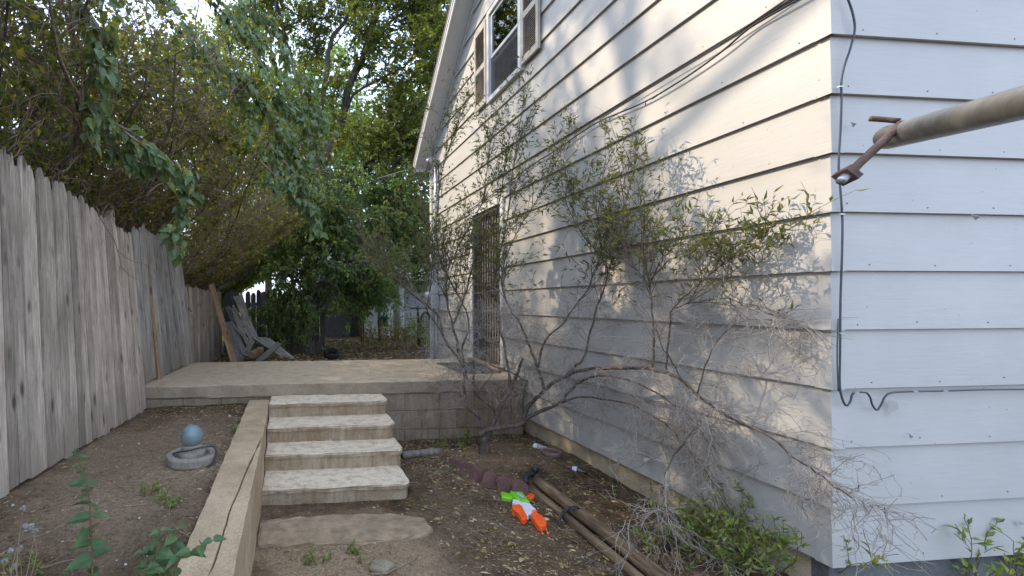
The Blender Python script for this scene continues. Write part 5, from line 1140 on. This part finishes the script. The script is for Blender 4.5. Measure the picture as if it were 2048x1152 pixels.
a, b = N(728, 668, -.4), N(786, 608, -.4); g = Geo(); kc = plain('white_cabinet', (.55, .54, .53), .6, .2)
t = thing('storage_cabinet', 'pale cabinet standing against the neighbouring house', 'cabinet', loc=(a[0], YN - .4, .3))
Geo().box((a[0], YN - .45, .28), (b[0], YN - .05, b[2])).build('body', kc, t); mid = (a[0] + b[0]) / 2
for xx0, xx1 in ((a[0] + .03, mid - .01), (mid + .01, b[0] - .03)): Geo().box((xx0, YN - .47, .36), (xx1, YN - .451, b[2] - .06)).build('door', M['trim'], t)
Geo().box((a[0] - .04, YN - .49, b[2] + .001), (b[0] + .04, YN - .03, b[2] + .045)).build('lid', M['trim'], t)
a = P(766, 652, 12.6); g = Geo(); cl = []
n = 9; yy_ = np.linspace(0, 1, n); V = []
for j in range(2):
    for i_ in range(n): V.append(a + np.array([-.16 + .32 * yy_[i_], .06 * math.sin(i_ * 1.7), .30 * (1 - j) + .05 * math.sin(i_ * 2.1)]))
ii = np.arange(n - 1); g.add(V, quads=np.stack([ii, ii + 1, ii + 1 + n, ii + n], -1))
tag(g.build('tarp', plain('teal_cloth', (.02, .16, .15), .7, .2), None, True), 'small teal tarp draped low by the cabinet', 'tarp')
g = Geo(); rope(g, [P(779, 662, 12.2), P(785, 640, 12.3), P(790, 616, 12.4)], .018, 6, 6); tag(g.build('yellow_pole', plain('yellow_paint', (.55, .40, .03), .5, .3), None, True), 'thin yellow pole leaning among the garden plants', 'pole')
# iron garden gate with an arched top, at the right end of the yard
t = thing('garden_gate', 'black iron garden gate with an arched top near the house corner', 'gate', loc=tuple(P(850, 672, 12)))
w_ = 11.6; g = Geo()
arc = [P(840, 690, w_), P(840, 650, w_), P(843, 634, w_), P(851, 625, w_), P(859, 634, w_), P(862, 650, w_), P(862, 690, w_)]
rope(g, arc, .03, 40, 6); rope(g, [P(836, 690, w_), P(836, 650, w_), P(836, 612, w_)], .03, 6, 6); rope(g, [P(820, 617, w_), P(845, 617, w_), P(868, 617, w_)], .022, 6, 6); g.build('frame', M['black_metal'], t, True)
for u in (843.5, 847, 850.5, 854, 857.5): rope(g := Geo(), [P(u, 690, w_), P(u, 660, w_), P(u, 633, w_)], .012, 6, 5); g.build('bar', M['black_metal'], t, True)
for v_ in (655, 672): rope(g := Geo(), [P(840, v_, w_), P(851, v_, w_), P(862, v_, w_)], .012, 6, 5); g.build('cross_bar', M['black_metal'], t, True)
for u, lab in ((722, 'left one of two thin rusty stakes in the yard before the cabinet'), (727, 'right one of two thin rusty stakes in the yard before the cabinet')):
    rope(g := Geo(), [P(u, 684, 10.8), P(u, 650, 10.8), P(u + .5, 613, 10.8)], .014, 6, 6); tag(g.build('metal_stake', M['rust'], None, True), lab, 'stake', 'rusty stakes in the yard')
# old tyre in the leaves
tp0 = P(663, 704, 8.9); tp0[2] = gz1(tp0[0], tp0[1]); t = thing('tyre', 'small black tyre lying in the leaves behind the porch', 'tyre', loc=tuple(tp0)); a_ = np.linspace(0, 2 * math.pi, 25)
def ring(R_, r_, zc, nm, m, sq=1., tilt=.45):
    g = Geo(); V = []; n, k2 = 28, 10
    for i_ in range(n):
        A = i_ * 2 * math.pi / n
        for j in range(k2):
            B = j * 2 * math.pi / k2; q = Vector(((R_ + r_ * math.cos(B)) * math.cos(A), (R_ + r_ * math.cos(B)) * math.sin(A), r_ * sq * math.sin(B))); q.rotate(Matrix.Rotation(tilt, 3, 'X')); V.append((tp0[0] + q.x, tp0[1] + q.y, tp0[2] + zc + q.z))
    g.add(V, quads=[(i_ * k2 + j, ((i_ + 1) % n) * k2 + j, ((i_ + 1) % n) * k2 + (j + 1) % k2, i_ * k2 + (j + 1) % k2) for i_ in range(n) for j in range(k2)]); g.build(nm, m, t, True)
krub = plain('black_rubber', (.022, .021, .02), .75, .2, .2, 20); ring(.125, .045, .09, 'tread', krub, 1.5); ring(.085, .012, .09, 'bead', krub, 2.)

# ================================================================ SMALL PLANTS
def sapling(label, stems, leaf, seed, group=None, cat='sapling', lm='leaf_sap', per=9, name='sapling', stem='stem_red', kind='heart', wr=(.55, .72), r=.0035, upf=.2):
    rg = np.random.default_rng(seed); t = thing(name, label, cat, group, loc=tuple(stems[0][0])); g = Geo(); A, B, Ls = [], [], []
    for s in stems:
        c = smooth_line(s, 20); tubes(g, c[None], np.linspace(r, r * .4, 20)[None], 6, cap=True)
        m = per; u = np.linspace(.06, .99, m) * 19; i_ = np.minimum(u.astype(int), 18); p = c[i_] + (c[i_ + 1] - c[i_]) * (u - i_)[:, None]; tt = unit(c[i_ + 1] - c[i_])
        for sg in (0, 1):
            a = np.arange(m) * 2.0 + sg * math.pi + rg.normal(0, .3, m); rad = np.stack([np.cos(a), np.sin(a) * .8, np.zeros(m)], -1)
            A.append(p + rad * .004); B.append(unit(rad + tt * upf + np.array([0, -.1, -.18]))); Ls.append(leaf * rg.uniform(.7, 1.2, m) * (1.15 - .55 * np.linspace(0, 1, m) ** 2))
    A = np.concatenate(A); B = np.concatenate(B); Ls = np.concatenate(Ls); n = len(A)
    g.build('stem', M[stem], t, True); leaf_parts(t, A, B, unit(rg.normal(size=(n, 3)) * .25 + np.array([0, -.45, .8])), Ls, Ls * rg.uniform(*wr, n), kind, M[lm]); return t
zg = ZT - .01
b = PZ(186, 1215, zg)
sapling('tall young sapling with heart shaped leaves in the left foreground', [[b, P(183, 1120, 1.60), P(180, 1050, 1.61), P(176, 985, 1.62), P(162, 935, 1.63), P(148, 897, 1.64)]], .066, 51, per=13)
b = PZ(330, 1230, zg)
sapling('bushy low sapling with broad leaves in front of the retaining wall', [[b, P(318, 1150, 1.50), P(312, 1100, 1.5), P(318, 1060, 1.5)], [b, P(350, 1130, 1.48), P(385, 1100, 1.46), P(425, 1078, 1.45)], [b, P(300, 1170, 1.48), P(290, 1130, 1.48), P(285, 1100, 1.48)], [b, P(330, 1130, 1.52), P(345, 1085, 1.54), P(352, 1052, 1.55)]], .062, 52, per=6)
# dried weed with pale seed heads at the lower left corner
t = thing('seed_weed', 'pale dried weed with fluffy seed heads in the bottom left corner', 'weed', loc=tuple(PZ(30, 1230, zg))); rg = np.random.default_rng(53)
b = PZ(30, 1235, zg); g = Geo(); A = []
for e in ((45, 1015, 1.75), (50, 1050, 1.7), (62, 1052, 1.7), (20, 1100, 1.7), (38, 1095, 1.65), (70, 1060, 1.7), (8, 1120, 1.6), (28, 1130, 1.6)):
    c = smooth_line([b, (b + P(*e)) / 2 + rg.normal(0, .02, 3), P(*e)], 12); tubes(g, c[None], np.linspace(.003, .0012, 12)[None], 4); A.append(c[-1])
g.build('stem', M['dry'], t, True); A = np.array(A); n = 46; pp_ = np.repeat(A, n, 0); d = unit(rg.normal(size=pp_.shape))
tag(leaves(Geo(), pp_, d, unit(rg.normal(size=d.shape)), .014, .0025, 'bit').build('seed_head', plain('seed_fluff', (.36, .35, .32), .95, .1), t), kind='stuff')
def blades(label, base, n, L_, wd, seed, m='weed', cat='plant', name='strap_plant', spread=.9, out=.35, group=None):
    rg = np.random.default_rng(seed); a = rg.uniform(0, 6.28, n); base = np.array(base); t = thing(name, label, cat, group, loc=tuple(base))
    for i_ in range(n):
        d = np.array([math.cos(a[i_]) * spread, math.sin(a[i_]) * spread * .6, rg.uniform(.45, 1.0)]); c = grow(base[None] + rg.normal(0, .012, (1, 3)) * [1, 1, 0], d[None], L_ * rg.uniform(.6, 1.2), 8, .05, out * .55, rg)[0]
        c[:, 2] = np.maximum(c[:, 2], base[2] + .004); w_ = wd * np.array([.5, .9, 1, 1, .9, .7, .45, .04]); s = unit(np.cross(c[-1] - c[0], [0, 0, 1])); l_, r_ = c + s * w_[:, None], c - s * w_[:, None]; mid = c - np.array([0, 0, 1]) * (w_ * .5)[:, None]
        V = np.concatenate([l_, mid, r_]); k_ = np.arange(7); Geo().add(V, quads=np.concatenate([np.stack([k_, k_ + 1, k_ + 9, k_ + 8], -1), np.stack([k_ + 8, k_ + 9, k_ + 17, k_ + 16], -1)])).build('leaf', M[m], t, True)
    return t
b = PZ(384, 905, ZT - .005); blades('dark strap leaved lily growing behind the blue ball fountain', b + np.array([0, .03, 0]), 11, .20, .0065, 54, 'leaf_sap', spread=1.1)
def weedclump(name, label, base, hts, n, leaf, seed, lm, cat='weed', rad=.15, lean=(0, 0), group=None, stem='stem_green', dens=26, kind='lance', wr=(.3, .45), br=5, sp=.35):
    rg = np.random.default_rng(seed); base = np.array(base); t = thing(name, label, cat, group, loc=tuple(base))
    p = np.stack([base[0] + rg.normal(0, rad, n), base[1] + rg.normal(0, rad, n), np.full(n, base[2])], -1)
    p[:, 2] = gz(p[:, 0], p[:, 1]) - .01
    C = grow(p, np.stack([rg.normal(lean[0], sp, n), rg.normal(lean[1], sp, n), np.ones(n)], -1), rg.uniform(*hts, n), 9, .12, .03, rg)
    g = Geo(); tubes(g, C, np.linspace(1, .4, 9)[None] * np.full((n, 1), .0028), 4)
    q_, tt, u = pick(C, br, .25, 1., rg); C2 = grow(q_, sideways(tt, rg.uniform(.5, 1., len(q_)), rg) + np.array([0, 0, .3]), rg.uniform(.2, .45, len(q_)) * np.mean(hts), 5, .15, 0, rg); tubes(g, C2, np.full((len(q_), 5), .0014), 3)
    g.build('stem', M[stem], t, True)['kind'] = 'stuff'
    A, B = [], []
    for CC, k_ in ((C2, max(2, dens // br)), (C, dens // 3)):
        q_, tt, u = pick(CC, k_, .1, 1., rg); A.append(q_); B.append(sideways(tt, rg.uniform(.5, 1.2, len(q_)), rg))
    A = np.concatenate(A); B = np.concatenate(B); m_ = len(A)
    split_leaves(t, A, B, unit(rg.normal(size=(m_, 3)) * .6 + np.array([0, -.3, 1])), rg.uniform(.6, 1.3, m_) * leaf, rg.uniform(*wr, m_) * leaf, kind, M[lm], n=60); return t
wz = .05
GW = 'weeds along the house foundation'
weedclump('weed_clump', 'large bright green weed clump filling the corner below the siding', PZ(1560, 1165, wz) + np.array([-.06, .10, 0]), (.26, .48), 20, .040, 61, 'weed', rad=.10, group=GW, dens=30, lean=(-.1, 0))
weedclump('weed_clump', 'green weeds under the hanging bare twigs beside the timbers', PZ(1440, 1140, wz) + np.array([.0, .1, 0]), (.16, .36), 18, .036, 62, 'weed', rad=.12, group=GW, dens=24)
weedclump('weed_clump', 'sprawling yellow green weeds between the corner clump and the timbers', PZ(1500, 1120, wz) + np.array([-.02, .06, 0]), (.18, .36), 18, .034, 74, 'weed', rad=.13, group=GW, dens=26)
weedclump('weed_clump', 'low broad leaved weeds at the timber side of the foundation bed', PZ(1345, 1075, wz), (.08, .18), 10, .042, 63, 'weed', rad=.11, group=GW, dens=14, kind='oval', wr=(.6, .8))
weedclump('dried_weed', 'brown dried weed tangle at the foot of the foundation', PZ(1330, 1130, wz), (.12, .26), 12, .03, 64, 'dry', rad=.10, group=GW, stem='twig', dens=12)
weedclump('dried_weed', 'small pinkish dried weed standing at the house corner', PZ(1722, 1160, .03) + np.array([0, -.06, 0]), (.12, .24), 5, .014, 65, 'dry', rad=.03, group=GW, stem='dry', dens=16)
weedclump('weed_clump', 'tall seedy weed with curling leaves in front of the shaded wall', PZ(1890, 1175, .03) + np.array([0, -.12, 0]), (.20, .40), 7, .055, 66, 'weed', rad=.06, group=GW, dens=12, lean=(.25, 0), sp=.3)
weedclump('weed_clump', 'weed at the bottom right corner of the frame', PZ(2030, 1170, .03) + np.array([0, -.08, 0]), (.16, .30), 7, .045, 67, 'weed', rad=.07, group=GW, dens=12)
weedclump('dried_weed', 'low brown stubble of weeds below the shaded wall', PZ(1800, 1170, .03) + np.array([0, -.05, 0]), (.06, .14), 12, .03, 68, 'dry', rad=.13, group=GW, dens=10)
weedclump('garden_plants', 'clump of yellow green goldenrod and rust coloured plants in the yard', P(775, 690, 10.5) * [1, 1, 0] + [0, 0, YARD], (.45, .85), 46, .075, 69, 'goldenrod', cat='garden plants', rad=.42, dens=24, sp=.14)
weedclump('garden_plants', 'dark green garden plants left of the arched gate', P(838, 690, 10.8) * [1, 1, 0] + [0, 0, YARD], (.3, .75), 22, .08, 70, 'leaf_dark', cat='garden plants', rad=.26, dens=22, sp=.2)
weedclump('dry_stalks', 'thin brown stalks standing right behind the porch', P(800, 715, 8.2) * [1, 1, 0] + [0, 0, YARD], (.25, .6), 16, .03, 71, 'dry', cat='stalks', rad=.35, stem='twig', dens=8)
weedclump('weed_clump', 'small green seedling by the cinder blocks behind the shrub trunk', PZ(942, 890, .06) + np.array([0, .1, 0]), (.12, .24), 4, .03, 72, 'weed', rad=.02, group=GW, dens=18)
weedclump('weed_clump', 'low weeds at the foot of the cinder blocks right of the steps', PZ(910, 900, .03) + np.array([0, .05, 0]), (.05, .12), 14, .028, 73, 'weed', rad=.11, group=GW, dens=9)
for i_, (u, v, z, lab) in enumerate(((630, 1122, .02, 'tuft of green weeds on the path near the frame bottom'), (700, 1108, .02, 'thin scatter of small weeds left of the flat stone'), (45, 1135, ZT, 'bright green weed tuft in the lower left corner'), (300, 985, ZT, 'small weed sprout in front of the fountain'), (345, 1010, ZT, 'upright weed sprout beside the retaining wall'), (480, 860, ZT, 'grass tuft against the far end of the retaining wall'))):
    weedclump('small_weed', lab, PZ(u, v, z), (.03, .08), 7, .026, 80 + i_, 'weed', rad=.035, group='small weeds in the dirt', dens=8)

# ================================================================ LEAF LITTER, TWIGS AND PEBBLES
def litter(name, n, xr, yr, dens, size, seed, m, kind='bit', wr=(.16, .32), label=None, lift=.004, curl=.5, top=None):
    rg = np.random.default_rng(seed); x = rg.uniform(*xr, n); y = rg.uniform(*yr, n); ok = rg.random(n) < dens(x, y); x, y = x[ok], y[ok]; n = len(x)
    z = (gz(x, y) if top is None else np.full(n, top)) + rg.uniform(0, lift, n) + .002; a = rg.uniform(0, 6.28, n)
    d = np.stack([np.cos(a), np.sin(a), rg.normal(0, .10, n)], -1); nm = unit(np.stack([rg.normal(0, curl, n), rg.normal(0, curl, n), np.ones(n)], -1)); Ls = size * rg.uniform(.45, 1.35, n)
    g = leaves(Geo(), np.stack([x, y, z], -1), d, nm, Ls, Ls * rg.uniform(*wr, n), kind); return tag(g.build(name, m), label, None, None, 'stuff')
def bed(x, y):
    clear = np.exp(-(((x - .40) / .62) ** 2 + ((y - 2.85) / .75) ** 2)); mound = np.exp(-(((x - 2.0) / .45) ** 2 + ((y - 4.0) / .35) ** 2)); cl = fbm(x * 2.2, y * 2.2, 55) * 1.6
    edge = np.exp(-((y - 4.6) / .35) ** 2) * .7 + np.exp(-((x - 1.25) / .4) ** 2) * .35
    return np.clip(.38 + cl + edge - .62 * clear - .35 * mound, .03, 1)
litter('leaf_litter', 17000, (-.2, 2.66), (1.5, 4.75), bed, .029, 91, M['litter'], label='slender yellow and brown leaves scattered over the low bed', wr=(.13, .26))
litter('leaf_litter', 900, (.9, 2.66), (2.0, 4.75), bed, .05, 92, M['litter'], 'oval', (.35, .55), label='broader brown leaves among the litter of the low bed', curl=.6)
litter('leaf_litter', 3000, (-1.62, -.45), (1.6, 4.72), lambda x, y: np.clip(.22 + fbm(x * 2, y * 2, 57) * .9 + 1.1 * np.exp(-((y - 4.6) / .28) ** 2) + .5 * np.exp(-((x + .50) / .09) ** 2) + .35 * np.exp(-((x + 1.55) / .1) ** 2), 0, 1), .030, 93, M['litter'], label='dry leaves and chips on the left terrace', wr=(.15, .4))
litter('leaf_litter', 9000, (-1.5, 2.7), (6.7, 13), lambda x, y: np.clip(.65 + fbm(x, y, 58), 0, 1), .075, 94, M['litter'], 'oval', (.35, .6), label='thick carpet of fallen leaves behind the porch', lift=.04, curl=.7)
litter('porch_leaves', 160, (-1.5, 2.0), (4.8, 6.55), lambda x, y: np.clip(.35 + .8 * np.exp(-((y - 6.2) / .4) ** 2), 0, 1) , .035, 95, M['litter'], label='few dry leaves on the porch slab', top=ZP, curl=.3)
rg = np.random.default_rng(96); n = 420; x = np.r_[rg.uniform(.9, 2.66, 300), rg.uniform(-1.6, -.45, 120)]; y = rg.uniform(1.7, 4.7, n); a = rg.uniform(0, 6.28, n)
C = grow(np.stack([x, y, gz(x, y) + .006], -1), np.stack([np.cos(a), np.sin(a), np.zeros(n)], -1), rg.uniform(.04, .22, n), 6, .16, 0, rg); C[..., 2] = gz(C[..., 0], C[..., 1]) + .005 + rg.uniform(0, .008, n)[:, None]
g = Geo(); tubes(g, C, np.linspace(1, .5, 6)[None] * rg.uniform(.0012, .003, n)[:, None], 4); tag(g.build('fallen_twigs', M['twig'], None, True), 'thin dry twigs scattered on the ground', None, None, 'stuff')
def clods(name, n, xr, yr, size, seed, m, label, f=lambda x, y: np.ones_like(x)):
    rg = np.random.default_rng(seed); x = rg.uniform(*xr, n); y = rg.uniform(*yr, n); k_ = rg.random(n) < f(x, y); x, y = x[k_], y[k_]; n = len(x)
    o = np.array([(1, 0, 0), (-1, 0, 0), (0, 1, 0), (0, -1, 0), (0, 0, 1), (0, 0, -1)], float); f_ = np.array([(0, 2, 4), (2, 1, 4), (1, 3, 4), (3, 0, 4), (2, 0, 5), (1, 2, 5), (3, 1, 5), (0, 3, 5)])
    s = size * rg.lognormal(0, .5, n); V = np.stack([x, y, gz(x, y)], -1)[:, None] + o[None] * s[:, None, None] * rg.uniform(.6, 1.2, (n, 6, 1)) * [1, 1, .7]
    tag(Geo().add(V.reshape(-1, 3), tris=(f_[None] + (np.arange(n) * 6)[:, None, None]).reshape(-1, 3)).build(name, m, None, True), label, None, None, 'stuff')
clods('soil_crumbs', 9000, (-.2, 2.66), (1.5, 4.75), .0048, 97, M['soil'], 'crumbs of soil over the low bed'); clods('soil_crumbs', 5000, (-1.62, -.45), (1.5, 4.75), .0045, 98, M['soil'], 'crumbs of soil over the left terrace')
clods('pebbles', 420, (-.2, 2.66), (1.5, 4.75), .0055, 99, plain('pale_pebble', (.36, .33, .29), .9, .1, .3), 'pale pebbles in the low bed'); clods('pebbles', 240, (-1.62, -.45), (1.5, 4.75), .005, 100, plain('grey_pebble', (.42, .40, .38), .9, .1, .3), 'pale pebbles and chips on the left terrace')
def groundcover(x, y): return np.clip(fbm(x * 1.6, y * 1.6, 71) * 2.2 - .05 + .5 * np.exp(-((x - 2.2) / .3) ** 2), 0, 1) * (1 - np.exp(-(((x - .4) / .5) ** 2 + ((y - 2.9) / .6) ** 2)))
litter('ground_weeds', 1900, (.0, 2.66), (1.6, 4.7), groundcover, .026, 101, M['weed'], 'oval', (.4, .7), label='sprinkling of tiny green weeds in the low bed', lift=.02)
litter('ground_weeds', 350, (-1.5, -.45), (1.6, 4.4), lambda x, y: np.clip(fbm(x * 2, y * 2, 73) * 1.6 - .1 + .5 * np.exp(-((x + .52) / .1) ** 2), 0, 1), .024, 102, M['weed'], 'oval', (.4, .7), label='sprinkling of tiny green weeds on the left terrace', lift=.02)
